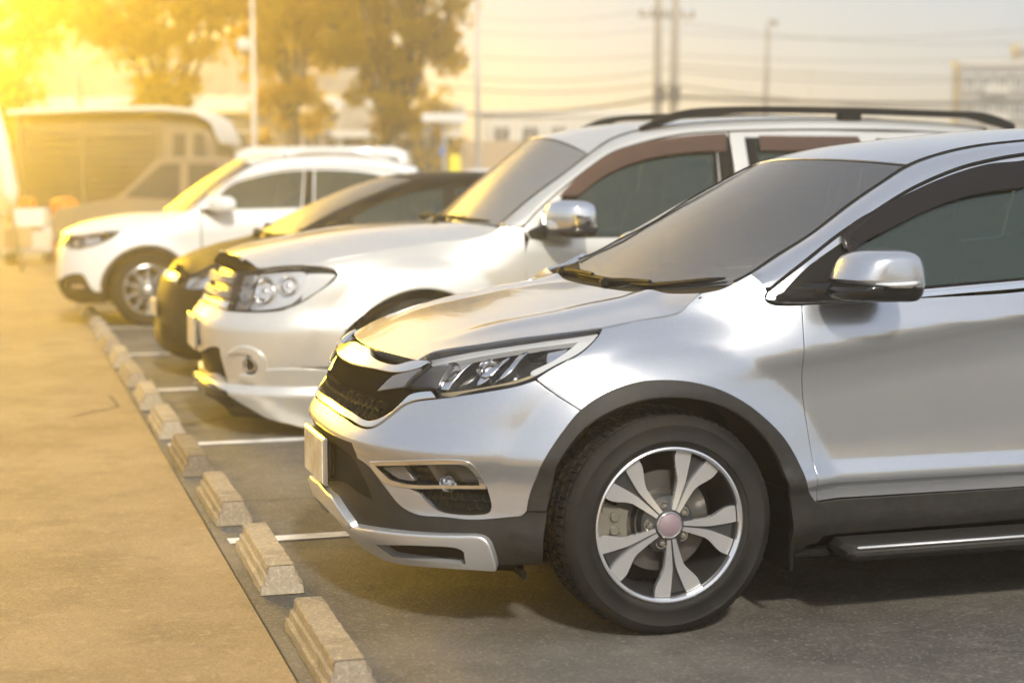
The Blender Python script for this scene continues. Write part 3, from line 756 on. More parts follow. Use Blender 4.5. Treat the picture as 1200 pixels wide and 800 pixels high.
M['lens'] = glass('clear lens', (.0, .0, .0), (.93, .93, .93), ior=1.45)
M['visor'] = glass('brown smoked acrylic', (.011, .008, .007), (.09, .07, .06), .03)
M['redvisor'] = glass('reddish brown smoked acrylic', (.085, .050, .036), (.19, .12, .09), .06)
M['reflector'] = mat('headlight reflector', (.85, .85, .86), .12, 1.)
M['lampgrey'] = mat('grey lamp insert', (.22, .22, .23), .2, .6)
M['lampsilver'] = mat('bright lamp shell', (.86, .86, .85), .22, .55)
M['grille'] = mat('satin black grille', (.010, .0095, .009), .6, spec=.0)
M['lampwhite'] = mat('frosted light guide', (.74, .75, .76), .15, .15)
M['amber'] = mat('turn signal strip', (.40, .33, .20), .25)
M['plate'] = mat('plate', (.62, .58, .48), .45)
noise_col(M['plate'], (.66, .63, .55), (.45, .40, .31), 14, 8)
M['seat'] = mat('seat fabric', (.03, .03, .032), .8)


# ---------------------------------------------------------------- wheels
def make_wheel(parent, loc, Rt, wd, Rr, style, steer=0., far=False, kits=None, detail=True):
    """y = 0 is the outer face of the rim; the tyre reaches to y = wd (inwards)"""
    sg = -1 if far else 1
    b = MB()
    b.lathe([(Rr*1.0, -.004), (Rr*1.015, .0), (Rr*1.0, .006), (Rr*.955, .012), (Rr*.93, .03), (Rr*.90, .09), (Rr*.88, wd*.8), (Rr*.3, wd*.82), (.0, wd*.82)], 72)
    w = b.build('wheel', M['alloygrey'], parent, sharp=40)
    w.location = loc; w.rotation_euler = (0, 0, steer + (math.pi if far else 0))
    fl = MB(); fl.lathe([(Rr*1.012, .004), (Rr*1.012, -.008), (Rr*.992, -.010), (Rr*.966, -.004), (Rr*.962, .006)], 72); fl.build('rim_flange', M['alloy'], w, sharp=40)
    # tyre: rounded shoulders, the tread band with blocks
    t = MB()
    pr = [(Rr*.985, .010), (Rr*1.02, -.004), (Rr*1.045, -.010), (Rr*1.085, -.013), (Rr*1.09, -.0185), (Rr*1.12, -.0195), (Rr*1.125, -.018), (Rr+(Rt-Rr)*.45, -.021), (Rr+(Rt-Rr)*.62, -.017), (Rr+(Rt-Rr)*.64, -.019),
          (Rr+(Rt-Rr)*.78, -.009), (Rr+(Rt-Rr)*.90, .004), (Rt-.010, .016), (Rt-.010, wd-.02), (Rr+(Rt-Rr)*.8, wd+.012), (Rr+(Rt-Rr)*.4, wd+.02), (Rr*1.0, wd)]
    t.lathe(pr, 96)
    t.build('tyre', M['rubber'], w, sharp=60)
    if detail:
        tb = MB(); nb = 76; yw = wd-.036
        for k in range(nb):
            for row, (y0, y1, sk) in enumerate(((.0, .034, .0), (.042, .085, .45), (.093, .136, .1), (.144, yw-.042, .55), (yw-.034, yw, .2))):
                a0 = 2*math.pi*(k+.06+sk)/nb; a1 = 2*math.pi*(k+.80+sk)/nb
                V = []
                for rr, sh in ((Rt-.012, 0), (Rt, .0015)):
                    for a in (a0, a1):
                        for y in (y0+.018+sh, y1+.018-sh):
                            aa = a + (y-.1)*.35
                            ro = rr - (.006 if (row == 0 and y == y0+.018+sh and rr == Rt) else 0)
                            V.append((ro*math.cos(aa), y, ro*math.sin(aa)))
                tb.add(V, [(4,6,7,5), (0,1,5,4), (2,6,7,3), (0,4,6,2), (1,3,7,5)])
            # shoulder lugs run down the side wall
            a0 = 2*math.pi*(k+.1)/nb; a1 = 2*math.pi*(k+.62)/nb; V = []
            for rr, y in ((Rt-.007, .016), (Rr+(Rt-Rr)*.90, .000), (Rr+(Rt-Rr)*.80, -.0105)):
                for a in (a0, a1): V.append((rr*math.cos(a), y, rr*math.sin(a)))
            tb.add(V, [(0,1,3,2), (2,3,5,4)])
        tb.build('tread', M['rubber'], w, smooth=False, kind='stuff')
    # spokes
    def spoke(polar, cen, th, mt, name, y_hub=-.002, y_rim=.012, dish=.010):
        V = []; n = len(polar)
        lo, hi = polar
        L = len(lo)
        def pt(r, a, dy):
            rr = r*Rr; an = R(cen + a)
            yy = y_hub + (y_rim-y_hub)*((r-.15)/.83)**2 + dish*math.sin(math.pi*min(1, max(0, (r-.15)/.83))) + dy
            return (rr*math.cos(an)*-1 if False else rr*math.cos(an), yy, rr*math.sin(an))
        for (r0, a0), (r1, a1) in zip(lo, hi):
            V += [pt(r0, a0, 0), pt(r1, a1, 0), pt(r1, a1, th), pt(r0, a0, th)]
        F = []
        for i in range(L-1):
            for j in range(4): F.append((i*4+j, i*4+(j+1) % 4, (i+1)*4+(j+1) % 4, (i+1)*4+j))
        F += [(0,1,2,3), tuple((L-1)*4+j for j in (3,2,1,0))]
        s = MB(); s.add(V, F); return s.build(name, mt, w, sharp=35)
    def fine(pts, n=16):
        rs = [p[0] for p in pts]; q = np.linspace(rs[0], rs[-1], n)
        return list(zip(q, pchip(rs, [p[1] for p in pts], q)))
    if style == 'twist':
        oute = [(.20, 17), (.3, 15.0), (.4, 13.9), (.55, 13.4), (.65, 15.6), (.75, 18.8), (.86, 20.6), (.985, 19.6)]
        inn = [(.20, 2.5), (.4, 1.9), (.55, 2.3), (.75, 4.8), (.985, 7.4)]
        for k in range(5):
            c = 63.5 - 72*k
            spoke((fine(inn), fine(oute)), c, .016, M['alloy'], 'spoke')
            spoke((fine([(r, -a) for r, a in oute]), fine([(r, -a) for r, a in inn])), c, .016, M['alloy'], 'spoke')
            g = MB()
            V = []
            q = np.linspace(.18, .975, 14); oe = pchip([p[0] for p in oute], [p[1] for p in oute], q)
            for r, a in zip(q, oe):
                for an, dy in ((-a*.98, 0), (a*.98, 0), (a*.8, .045), (-a*.8, .045)):
                    yy = .011 + .012*((r-.15)/.83)**2 + .010*math.sin(math.pi*(r-.15)/.83) + dy*(1-.5*r)
                    V.append((r*Rr*math.cos(R(c+an)), yy, r*Rr*math.sin(R(c+an))))
            F = []
            for i in range(13):
                for j in range(4): F.append((i*4+j, i*4+(j+1) % 4, (i+1)*4+(j+1) % 4, (i+1)*4+j))
            g.add(V, F).build('spoke_back', M['alloygrey'], w, sharp=40)
        nuts = [(106 - 72*k) for k in range(5)]; rn = .255*Rr
    else:
        oute = [(.16, 20), (.4, 10.5), (.7, 8.5), (.98, 10)]
        n = style
        for k in range(n):
            c = 90 + 360/n*k
            spoke((fine([(r, -a*5/n*.8) for r, a in oute], 10), fine([(r, a*5/n*.8) for r, a in oute], 10)), c, .03, M['alloy'], 'spoke')
        nuts = [54 + 72*k for k in range(5)]; rn = .28*Rr
    h = MB()
    h.lathe([(0, .002), (.16*Rr, .002), (.23*Rr, .008), (.36*Rr, .018), (.38*Rr, .05)], 40)
    h.build('hub', M['alloygrey'], w, sharp=50)
    c = MB(); rc = .155*Rr
    c.lathe([(rc*1.12, .004), (rc*1.12, -.004), (rc*1.0, -.006), (rc*.98, -.004)], 40)
    c.build('cap_ring', M['chrome'], w)
    c = MB(); c.lathe([(rc*.985, -.003), (rc*.9, -.0065), (0, -.0075)], 36); c.build('hub_cap', M['cap'] if style == 'twist' else M['satin'], w)
    for a in nuts:
        p = (rn*math.cos(R(a)), 0, rn*math.sin(R(a)))
        nb = MB()
        nb.lathe([(.0135, .022), (.0135, .010), (.0115, .003), (.008, -.001), (.0, -.002)], 6 if detail else 6, c=p)
        nb.lathe([(.021, .024), (.019, .012), (.0145, .012)], 18, c=p)
        nb.build('lug_nut', M['nut'], w, smooth=True, sharp=30)
    d = MB(); d.lathe([(.66*Rr, .085), (.66*Rr, .075), (.42*Rr, .075), (.40*Rr, .05), (.2*Rr, .05)], 48); d.build('brake_disc', M['disc'], w, sharp=40)
    if detail:
        cb = MB()
        for a0, a1, r0, r1, y0, y1 in ((160, 196, .52, .86, .045, .11), (168, 188, .6, .9, .036, .05)):
            V = []; n = 6
            for i in range(n+1):
                a = R(a0+(a1-a0)*i/n)
                for r, y in ((r0, y0), (r1, y0+.006), (r1, y1), (r0, y1)): V.append((r*Rr*math.cos(a), y, r*Rr*math.sin(a)))
            F = [(i*4+j, i*4+(j+1) % 4, (i+1)*4+(j+1) % 4, (i+1)*4+j) for i in range(n) for j in range(4)]
            F += [(0,1,2,3), (n*4+3, n*4+2, n*4+1, n*4)]
            cb.add(V, F)
        for a in (171, 185): cb.lathe([(.016, .05), (.016, .034), (.012, .03), (0, .03)], 12, c=(.7*Rr*math.cos(R(a)), 0, .7*Rr*math.sin(R(a))))
        cb.build('brake_caliper', M['caliper'], w, sharp=35)
    return w
# ---------------------------------------------------------------- the place: ground, lines, stops
FW = Vector((math.sin(R(17)), math.cos(R(17)), 0)); RT = Vector((math.cos(R(17)), -math.sin(R(17)), 0))
def spot(px, Z, z=0.):
    """ground point Z metres ahead; px as a bearing in a 1200-wide view"""
    p = FW*Z + RT*((px-600)/1950*Z); return Vector((p.x, p.y, z))
def hgt(y, Z): return 1.437 - (y-206)*Z/1950


def concrete(name, a, b, stain, sc=1.0, wear=.5, rough=.85):
    m = mat(name, a, rough)
    t, N, L, B = nodes(m)
    tc = N.new('ShaderNodeTexCoord')
    def nz(scale, det, stretch=None):
        n = N.new('ShaderNodeTexNoise'); n.inputs['Scale'].default_value = scale; n.inputs['Detail'].default_value = det
        n.inputs['Roughness'].default_value = .62
        if stretch:
            mp = N.new('ShaderNodeMapping'); mp.inputs['Scale'].default_value = stretch; L.new(tc.outputs['Object'], mp.inputs[0]); L.new(mp.outputs[0], n.inputs['Vector'])
        else: L.new(tc.outputs['Object'], n.inputs['Vector'])
        return n
    def rng(n, lo, hi, to=1.):
        r = N.new('ShaderNodeMapRange'); r.inputs['From Min'].default_value = lo; r.inputs['From Max'].default_value = hi; r.inputs['To Max'].default_value = to
        L.new(n.outputs[0], r.inputs[0]); return r
    def mix(fac, A, Bc, A_is=False):
        x = N.new('ShaderNodeMix'); x.data_type = 'RGBA'
        L.new(fac.outputs[0], x.inputs['Factor'])
        if A_is: L.new(A.outputs['Result'], x.inputs['A'])
        else: x.inputs['A'].default_value = (*A, 1)
        x.inputs['B'].default_value = (*Bc, 1); return x
    x = mix(rng(nz(.9*sc, 9), .40, .62), a, b)
    x = mix(rng(nz(2.2*sc, 10), .50, .66, .7), x, [c*.70 for c in a], True)
    x = mix(rng(nz(18*sc, 9), .54, .70, .6), x, [c*1.3 for c in b], True)
    x = mix(rng(nz(.5*sc, 8), .50, .72, wear), x, stain, True)
    x = mix(rng(nz(5*sc, 8), .56, .74, .55), x, [c*.62 for c in a], True)
    x = mix(rng(nz(3.1*sc, 9), .58, .68, .35), x, [min(1, c*1.35) for c in b], True)
    x = mix(rng(nz(120, 3), .52, .75, .5), x, [c*.5 for c in a], True)
    vo = N.new('ShaderNodeTexVoronoi'); vo.inputs['Scale'].default_value = 85; L.new(tc.outputs['Object'], vo.inputs['Vector'])
    x = mix(rng(vo, .62, .95, .75*wear), x, [min(1, c*1.7) for c in b], True)
    L.new(x.outputs['Result'], B.inputs['Base Color'])
    n2 = nz(60, 8); n3 = nz(3.0, 6)
    ad = N.new('ShaderNodeMath'); ad.operation = 'MULTIPLY_ADD'; ad.inputs[1].default_value = 2.5
    L.new(n3.outputs[0], ad.inputs[0]); L.new(n2.outputs[0], ad.inputs[2])
    bp = N.new('ShaderNodeBump'); bp.inputs['Strength'].default_value = 1.; bp.inputs['Distance'].default_value = .010
    L.new(ad.outputs[0], bp.inputs['Height']); L.new(bp.outputs[0], B.inputs['Normal'])
    return m


M['drive'] = concrete('worn tan concrete', (.285, .20, .105), (.36, .26, .145), (.20, .14, .072), 1., .35)
M['bay'] = concrete('grey brown parking concrete', (.105, .094, .079), (.178, .160, .134), (.040, .036, .030), 1.0, .85)
M['farground'] = concrete('distant asphalt', (.17, .17, .172), (.21, .21, .212), (.12, .12, .122), .3)
M['line'] = mat('worn white road paint', (.78, .76, .70), .7)
noise_col(M['line'], (.80, .78, .73), (.42, .38, .32), 9, 9, .52, .74, bump=.3, bscale=80, dist=.003)
M['stop'] = [concrete('cast concrete stop', (.36, .30, .215), (.46, .39, .29), (.22, .175, .12), 3., .6), concrete('weathered concrete stop', (.29, .235, .165), (.38, .315, .225), (.16, .125, .085), 3., .7), concrete('dirty concrete stop', (.17, .135, .095), (.25, .20, .145), (.09, .07, .05), 3., .8)]
M['groove'] = mat('dark joint filler', (.055, .045, .032), .95)


def sheet(name, x0, y0, x1, y1, z, m, kind='structure', parent=None):
    return mk(name, [(x0, y0, z), (x1, y0, z), (x1, y1, z), (x0, y1, z)], [(0, 1, 2, 3)], m, parent, smooth=False, kind=kind)


EX = .772
sheet('ground', -222, -217, 222, 227, -.012, M['farground'])
sheet('driveway', -9, -12, EX-.0035, 30, -.004, M['drive'])
sheet('parking_floor', EX+.0035, -12, 16, 24, -.004, M['bay'])
mk('kerb_joint', [(EX-.0035, -12, -.010), (EX+.0035, -12, -.010), (EX+.0035, 24, -.010), (EX-.0035, 24, -.010)], [(0, 1, 2, 3)], M['groove'], smooth=False, kind='structure')
for k, y in enumerate((6.52, 8.99, 11.36, 13.71, 16.19, 18.6)):
    n = 24; V = []; F = []
    rr = random.Random(k)
    for i in range(n+1):
        x = .82 + 4.9*i/n
        V += [(x, y-.048+rr.uniform(-.004, .004), .000), (x, y+.048+rr.uniform(-.004, .004), .000)]
    F = [(2*i, 2*i+2, 2*i+3, 2*i+1) for i in range(n)]
    mk('bay_line', V, F, M['line'], smooth=False, kind='structure')


def crack(pts, w, name='crack'):
    V = []; rr = random.Random(len(pts)+int(w*1e4)); P = spline(pts, .05) + [np.array(pts[-1], float)]
    P = [p + np.array([rr.uniform(-.008, .008), rr.uniform(-.012, .012)]) for p in P]
    for i, p in enumerate(P):
        d = P[min(i+1, len(P)-1)] - P[max(i-1, 0)]; d = d/np.linalg.norm(d); nn = np.array([-d[1], d[0]])*w*rr.uniform(.4, 1.)
        V += [(*(p-nn), .001), (*(p+nn), .001)]
    mk(name, V, [(2*i, 2*i+2, 2*i+3, 2*i+1) for i in range(len(P)-1)], M['groove'], smooth=False, kind='structure')
crack([(.80, 9.62), (1.1, 9.80), (1.35, 9.98), (1.7, 9.99), (2.6, 10.12)], .016)
crack([(.80, 7.35), (1.3, 7.30), (2.2, 7.42)], .006)
mk('repair_patch', [(.36, 10.25, .0), (.66, 10.60, .0), (.64, 11.12, .0), (.34, 10.85, .0)], [(0, 1, 2, 3)], M['drive'], smooth=False, kind='structure')
crack([(.665, 10.58), (.645, 11.14)], .010); crack([(.34, 10.87), (.64, 11.14)], .004)

# wheel stops: trapezoid blocks with two ledges along each long side
def stop_mesh(seed):
    rr = random.Random(seed); L = .78
    prof = [(-.077, 0), (-.074, .030), (-.062, .0315), (-.061, .036), (-.060, .060), (-.049, .0615), (-.048, .066), (-.046, .092), (-.041, .097)]
    prof = prof + [(-x, z) for x, z in prof[::-1]]
    ys = [0, .012, .03] + list(np.linspace(.06, L-.06, 12)) + [L-.03, L-.012, L]
    V = []; n = len(prof)
    for y in ys:
        e = min(y, L-y); sl = min(1, e/.03)
        for x, z in prof:
            zz = z; yy = y
            if e < .03: yy = y + (z*.28 if y < L/2 else -z*.28)
            ch = rr.uniform(-.0018, .0018) if 0 < e else 0
            V.append((x*(.96+.04*sl) + ch, yy, zz*(.955+.045*sl) + ch))
    F = [(i*n+j, (i+1)*n+j, (i+1)*n+j+1, i*n+j+1) for i in range(len(ys)-1) for j in range(n-1)]
    F += [tuple(range(n)), tuple((len(ys)-1)*n+j for j in reversed(range(n)))]
    b = MB(); b.add(V, F); return b


tones = [1, 0, 1, 2, 0, 0, 1, 0, 1, 0, 1, 0]
looks = ['cut off by the bottom edge of the photo', 'pale and clean', 'beside the nose of the silver SUV', 'darkest and dirtiest of the row', 'pale, level with the second white line', 'level with the white SUV plate', 'just past the white SUV',
         'level with the dark sedan', 'small and pale, past the dark sedan', 'in the second empty bay', 'in front of the white crossover wheel', 'under the white crossover nose']
for k in range(12):
    b = stop_mesh(k); y = 4.43 + 1.19*k
    o = b.build('wheel_stop', M['stop'][tones[k]], sharp=28)
    o.location = (.888 - .006*(k-1) + random.uniform(-.008, .008), y, 0); o.rotation_euler = (0, 0, R(random.uniform(-1.2, 1.2)))
    tag(o, 'grooved concrete wheel stop, ' + looks[k], 'wheel stop', 'concrete wheel stops along the bays')
# ---------------------------------------------------------------- the background
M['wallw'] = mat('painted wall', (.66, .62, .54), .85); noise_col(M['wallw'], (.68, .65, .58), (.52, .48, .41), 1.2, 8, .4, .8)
M['walld'] = mat('dark brown timber wall', (.16, .13, .09), .8); noise_col(M['walld'], (.18, .145, .10), (.11, .09, .06), 1.5, 8)  # dark brown timber, two browns mixed by noise
M['roofsheet'] = mat('corrugated roof sheet', (.42, .37, .28), .6); noise_col(M['roofsheet'], (.45, .40, .31), (.30, .25, .18), .8, 8)
M['paneld'] = mat('dark window pane', (.05, .05, .05), .08)
M['trimw'] = mat('white trim', (.78, .77, .72), .6)
M['concpole'] = mat('concrete pole', (.34, .31, .27), .85); noise_col(M['concpole'], (.36, .33, .29), (.26, .235, .20), 2, 8, stretch=(4, 4, .6))
M['metalpole'] = mat('galvanised pole', (.50, .49, .46), .5, .6)
M['wire'] = mat('black cable', (.02, .02, .02), .6)
M['bark'] = mat('bark', (.11, .085, .06), .9); noise_col(M['bark'], (.13, .10, .07), (.06, .045, .03), 6, 8, bump=.8, bscale=14, dist=.03, stretch=(2, 2, .4))
M['truckbody'] = mat('brown truck paint', (.17, .13, .08), .5)
M['pickup'] = mat('brown pickup paint', (.24, .19, .13), .45)
M['orange'] = mat('orange plastic', (.80, .20, .03), .5)
M['boxcard'] = mat('cardboard', (.42, .31, .19), .8)
M['yellow'] = mat('yellow sign paint', (.80, .68, .05), .5)
M['blue'] = mat('blue sign paint', (.12, .22, .50), .5)
M['apart'] = mat('apartment render', (.27, .26, .25), .85)
M['green'] = mat('hedge', (.07, .08, .02), .8)

def leafmat(name, a, b, tr):
    m = bpy.data.materials.new(name); m.use_nodes = True; N = m.node_tree.nodes; L = m.node_tree.links; N.clear()
    o = N.new('ShaderNodeOutputMaterial'); d = N.new('ShaderNodeBsdfDiffuse'); t = N.new('ShaderNodeBsdfTranslucent'); mx = N.new('ShaderNodeMixShader'); mx.inputs[0].default_value = .78
    oi = N.new('ShaderNodeTexCoord'); n = N.new('ShaderNodeTexNoise'); n.inputs['Scale'].default_value = 1.3; n.inputs['Detail'].default_value = 6
    L.new(oi.outputs['Object'], n.inputs['Vector'])
    c = N.new('ShaderNodeMix'); c.data_type = 'RGBA'; c.inputs['A'].default_value = (*a, 1); c.inputs['B'].default_value = (*b, 1)
    r = N.new('ShaderNodeMapRange'); r.inputs['From Min'].default_value = .35; r.inputs['From Max'].default_value = .65; L.new(n.outputs[0], r.inputs[0]); L.new(r.outputs[0], c.inputs['Factor'])
    L.new(c.outputs['Result'], d.inputs[0]); t.inputs[0].default_value = (*tr, 1)
    L.new(d.outputs[0], mx.inputs[1]); L.new(t.outputs[0], mx.inputs[2]); L.new(mx.outputs[0], o.inputs[0]); return m
M['leaf'] = leafmat('olive leaves', (.10, .09, .012), (.12, .105, .015), (.85, .64, .02))
M['leaf2'] = leafmat('deep leaves', (.075, .07, .012), (.11, .095, .015), (.75, .56, .02))


def tree(px, Z, trunk_r, h0, crown, label, leaf, seed, nleaf=9000, lean=0.):
    """crown: list of (dx, dz, radius) clumps above the base, dx across the view"""
    rr = random.Random(seed); base = spot(px, Z)
    t = empty('tree', base, label, 'tree', 'trees behind the car park')
    crown = list(crown) + [(lean, h0+.35*crown[0][2], crown[0][2]*.95)]
    b = MB()
    top = RT*lean + Vector((0, 0, h0))
    b.tube([Vector((0, 0, -.1)), Vector((0, 0, .3)), top*.5 + RT*.06, top], [trunk_r*1.35, trunk_r, trunk_r*.85, trunk_r*.75], 10)
    for dx, dz, r in crown:
        e = RT*dx + FW*rr.uniform(-.6, .6) + Vector((0, 0, dz))
        m = top*.45 + e*.55 + RT*rr.uniform(-.2, .2)
        b.tube([top*.92, m, e], [trunk_r*.42, trunk_r*.26, trunk_r*.10], 7)
        for _ in range(3):
            q = e + Vector((rr.gauss(0, r*.6), rr.gauss(0, r*.6), rr.gauss(0, r*.5)))
            b.tube([m.lerp(e, .6), q], [trunk_r*.14, trunk_r*.05], 5)
    b.build('trunk', M['bark'], t)
    V = []; F = []; per = nleaf//len(crown)
    for dx, dz, r in crown:
        c = RT*dx + FW*rr.uniform(-.7, .7) + Vector((0, 0, dz))
        subs = [(c + Vector((rr.gauss(0, r*.5), rr.gauss(0, r*.5), rr.gauss(0, r*.42))), r*rr.uniform(.22, .5)) for _ in range(14)]
        for k in range(per):
            s, sr = rr.choice(subs)
            p = s + Vector((rr.gauss(0, 1), rr.gauss(0, 1), rr.gauss(0, .8)))*sr*.55
            a = Vector((rr.gauss(0, 1), rr.gauss(0, 1), rr.gauss(0, .7))).normalized(); u = a.orthogonal().normalized(); w = a.cross(u); L = rr.uniform(.09, .20)
            i = len(V); V += [p - u*L, p + w*L*.4, p + u*L, p - w*L*.4]; F.append((i, i+1, i+2, i+3))
    mk('crown', V, F, leaf, t, smooth=False)
    return t


def pole(name, px, Z, ytop, r, m, label, cat, group=None, lean=0., arm=None, base=0.):
    h = hgt(ytop, Z); b = MB(); p = spot(px, Z)
    root = empty(name, p, label, cat, group)
    b.tube([Vector((0, 0, -.2)), Vector((lean*.5, 0, h*.5)), Vector((lean, 0, h))], [r*1.15, r, r*.72], 10)
    b.build('shaft', m, root)
    return root, h


def window(parent, c, w, h, ax, nrm, m=None):
    """frame, sill and pane on a wall; ax along the wall, nrm out of it"""
    Z = Vector((0, 0, 1)); c = Vector(c); b = MB(); t = .07
    def bar(o, sx, sz, d=.05):
        P = [o + ax*(sx*i) + Z*(sz*j) + nrm*k for i in (-.5, .5) for j in (-.5, .5) for k in (0, d)]
        b.add(P, [(0,1,3,2), (4,6,7,5), (0,4,5,1), (2,3,7,6), (0,2,6,4), (1,5,7,3)])
    bar(c+Z*h/2, w+t, t); bar(c-Z*h/2, w+t*2.5, t, .12); bar(c+ax*w/2, t, h-t-.01); bar(c-ax*w/2, t, h-t-.01); bar(c, t*.6, h-t-.01, .04)
    f = b.build('window', M['trimw'], parent, smooth=False)
    P = [c + ax*(w/2-.02)*i + Z*(h/2-.02)*j + nrm*.012 for i, j in ((-1,-1), (1,-1), (1,1), (-1,1))]
    mk('pane', P, [(0, 1, 2, 3)], M['paneld'], f, smooth=False)


def block(name, p, ax, dp, w, d, h, m, parent=None, z0=0.):
    P = [p + ax*(w*i) + dp*(d*j) + Vector((0, 0, z0 + h*k)) for i in (0, 1) for j in (0, 1) for k in (0, 1)]
    b = MB(); b.add(P, [(0,1,3,2), (4,6,7,5), (0,4,5,1), (2,3,7,6), (0,2,6,4), (1,5,7,3)])
    return b.build(name, m, parent, smooth=False)


def sheet_roof(parent, p, ax, dp, w, run, z0, z1, ncor):
    """corrugated sheets laid side by side up a slope, each a part"""
    cw = w/ncor
    for k in range(ncor):
        V = []; F = []; n = 8
        for i in range(n+1):
            u = cw*k + cw*i/n; dz = .035*math.sin(2*math.pi*i/n*1.0) + .01*(k % 2)
            V += [p + ax*u + Vector((0, 0, z0+dz)), p + ax*u + dp*run + Vector((0, 0, z1+dz))]
        F = [(2*i, 2*i+2, 2*i+3, 2*i+1) for i in range(n)]
        mk('roof_panel', V, F, M['roofsheet'], parent, smooth=True)


O3 = Vector((0, 0, 0))
# long low shop with a white fascia behind the truck
p = spot(-140, 68); root = empty('shop_building', p, 'long low shop with a pale fascia board and sheet metal roof behind the trees', 'building')
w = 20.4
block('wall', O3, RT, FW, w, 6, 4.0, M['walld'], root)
block('fascia', -FW*.5 - RT*.3, RT, FW, w+.6, .12, .52, M['trimw'], root, 4.06)
sheet_roof(root, -FW*.38 - RT*.3, RT, FW, w+.6, 5.2, 4.62, 7.4, 26)
for k in range(7): window(root, RT*(1.6+2.75*k) + Vector((0, 0, 2.5)), 1.6, 1.4, RT, -FW)
# gabled house further back on the left
p = spot(60, 82); root = empty('gabled_house', p, 'pale house with a white gable showing between the tree crowns', 'building')
block('wall', O3, RT, FW, 6.6, 5, 6.5, M['wallw'], root)
b = MB(); b.add([Vector((0, 0, 6.52)) - FW*.0, RT*6.6 + Vector((0, 0, 6.52)), RT*3.3 + Vector((0, 0, 8.9)), FW*5 + Vector((0, 0, 6.52)), RT*6.6 + FW*5 + Vector((0, 0, 6.52)), RT*3.3 + FW*5 + Vector((0, 0, 8.9))],
                [(0, 1, 2), (5, 4, 3), (0, 2, 5, 3), (2, 1, 4, 5)]); b.build('gable', M['trimw'], root, smooth=False)
for s in (0, 1):
    b = MB(); a = RT*(7.2 if s else -.6) + Vector((0, 0, 6.15)); c = RT*3.3 + Vector((0, 0, 9.02))
    b.add([a - FW*.3, c - FW*.3, c + FW*5.2, a + FW*5.2] + [v + Vector((0, 0, .12)) for v in (a - FW*.3, c - FW*.3, c + FW*5.2, a + FW*5.2)], [(0,1,2,3), (7,6,5,4), (0,4,5,1), (1,5,6,2), (2,6,7,3), (3,7,4,0)])
    b.build('roof', M['roofsheet'], root, smooth=False)
for k in range(2): window(root, RT*(2.0+2.6*k) + Vector((0, 0, 5.1)), 1.4, 1.6, RT, -FW)
# shed with a sheet roof in the middle
p = spot(392, 60); root = empty('market_shed', p, 'low open shed with striped sheet metal roof beside the tall thin pole', 'building')
for k in range(5):
    b = MB(); b.tube([RT*(.2+1.05*k), RT*(.2+1.05*k) + Vector((0, 0, 2.9))], .07, 8); b.build('post', M['trimw'], root)
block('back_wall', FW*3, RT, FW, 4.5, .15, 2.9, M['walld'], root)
sheet_roof(root, -FW*.4, RT, FW, 4.6, 4.0, 2.95, 4.1, 12)
block('fascia', -FW*.55, RT, FW, 4.6, .1, .22, M['trimw'], root, 2.80)
# white building with paired windows
p = spot(566, 62); root = empty('white_building', p, 'white building with two rows of paired windows behind the large white SUV', 'building')
block('wall', O3, RT, FW, 6.6, 6, 3.62, M['wallw'], root)
block('parapet', -FW*.1 - RT*.1, RT, FW, 6.8, 6.2, .2, M['trimw'], root, 3.63)
for k in range(6):
    for z in (2.95, 1.75):
        window(root, RT*(.7+1.06*k) + Vector((0, 0, z)), .62, .62, RT, -FW)
# apartment blocks on the right
for (px, wd, top, lab) in ((1119, 3.1, 79, 'distant grey apartment block with balconies at the right edge'), (1187, 3.6, 60, 'taller apartment block cut off by the right edge')):
    Z = 76 if top == 79 else 80
    p = spot(px, Z); root = empty('apartment_block', p, lab, 'building'); H = hgt(top, Z)
    block('wall', O3, RT, FW, wd, 1.2, H, M['apart'], root)
    block('parapet', -RT*.08 - FW*.08, RT, FW, wd+.16, 1.36, .25, M['wallw'], root, H+.01)
    n = 4; nf = int(H/1.2)
    for j in range(nf):
        z = H - .75 - 1.2*j
        if z < 1: continue
        for k in range(n):
            window(root, RT*(.45 + (wd-.9)*k/(n-1)) + Vector((0, 0, z)), .42, .62, RT, -FW)
        block('balcony', -FW*.36 + RT*(wd*.34), RT, FW, wd*.36, .34, .36, M['wallw'], root, z-.52)

# trees
tree(197, 44.9, 0.217, 2.98, [(-1.45,5.59,1.16), (-0.51,5.30,1.09), (0.65,5.59,1.16), (1.59,6.02,1.09), (-0.29,6.75,1.45), (1.16,7.18,1.30), (-1.59,7.04,1.30), (0.00,8.20,1.45)], 'broad leafy tree behind the truck, trunk left of the lamp post', M['leaf'], 3, lean=.1)
tree(345, 47.9, 0.275, 3.12, [(-0.72,5.15,1.01), (0.43,5.30,1.01), (1.01,6.31,1.09), (-0.87,6.46,1.16), (0.00,7.33,1.38), (0.58,8.20,1.30)], 'leafy tree with a straight trunk right of the lamp post', M['leaf'], 5)
tree(455, 43.5, 0.319, 2.69, [(-0.80,4.57,0.80), (0.22,4.14,0.72), (1.09,5.01,0.87), (-1.01,5.59,1.01), (0.51,5.73,1.09), (0.00,6.75,1.23), (1.16,6.46,0.94), (-0.72,7.47,1.16)], 'dark leaning tree with a thick trunk at the right end of the trees', M['leaf2'], 8, lean=.12)
tree(20, 52.2, 0.232, 3.12, [(-1.45,6.02,1.30), (0.29,6.46,1.30), (1.45,7.18,1.16), (-0.58,7.91,1.45), (0.87,8.63,1.30)], 'leafy tree at the left edge above the shop roof', M['leaf2'], 11)
tree(502, 58.0, 0.131, 1.82, [(-0.36,3.12,0.46), (0.36,3.27,0.49), (0.00,3.78,0.52)], 'small young tree beside the white sign board', M['leaf'], 13, nleaf=1400)
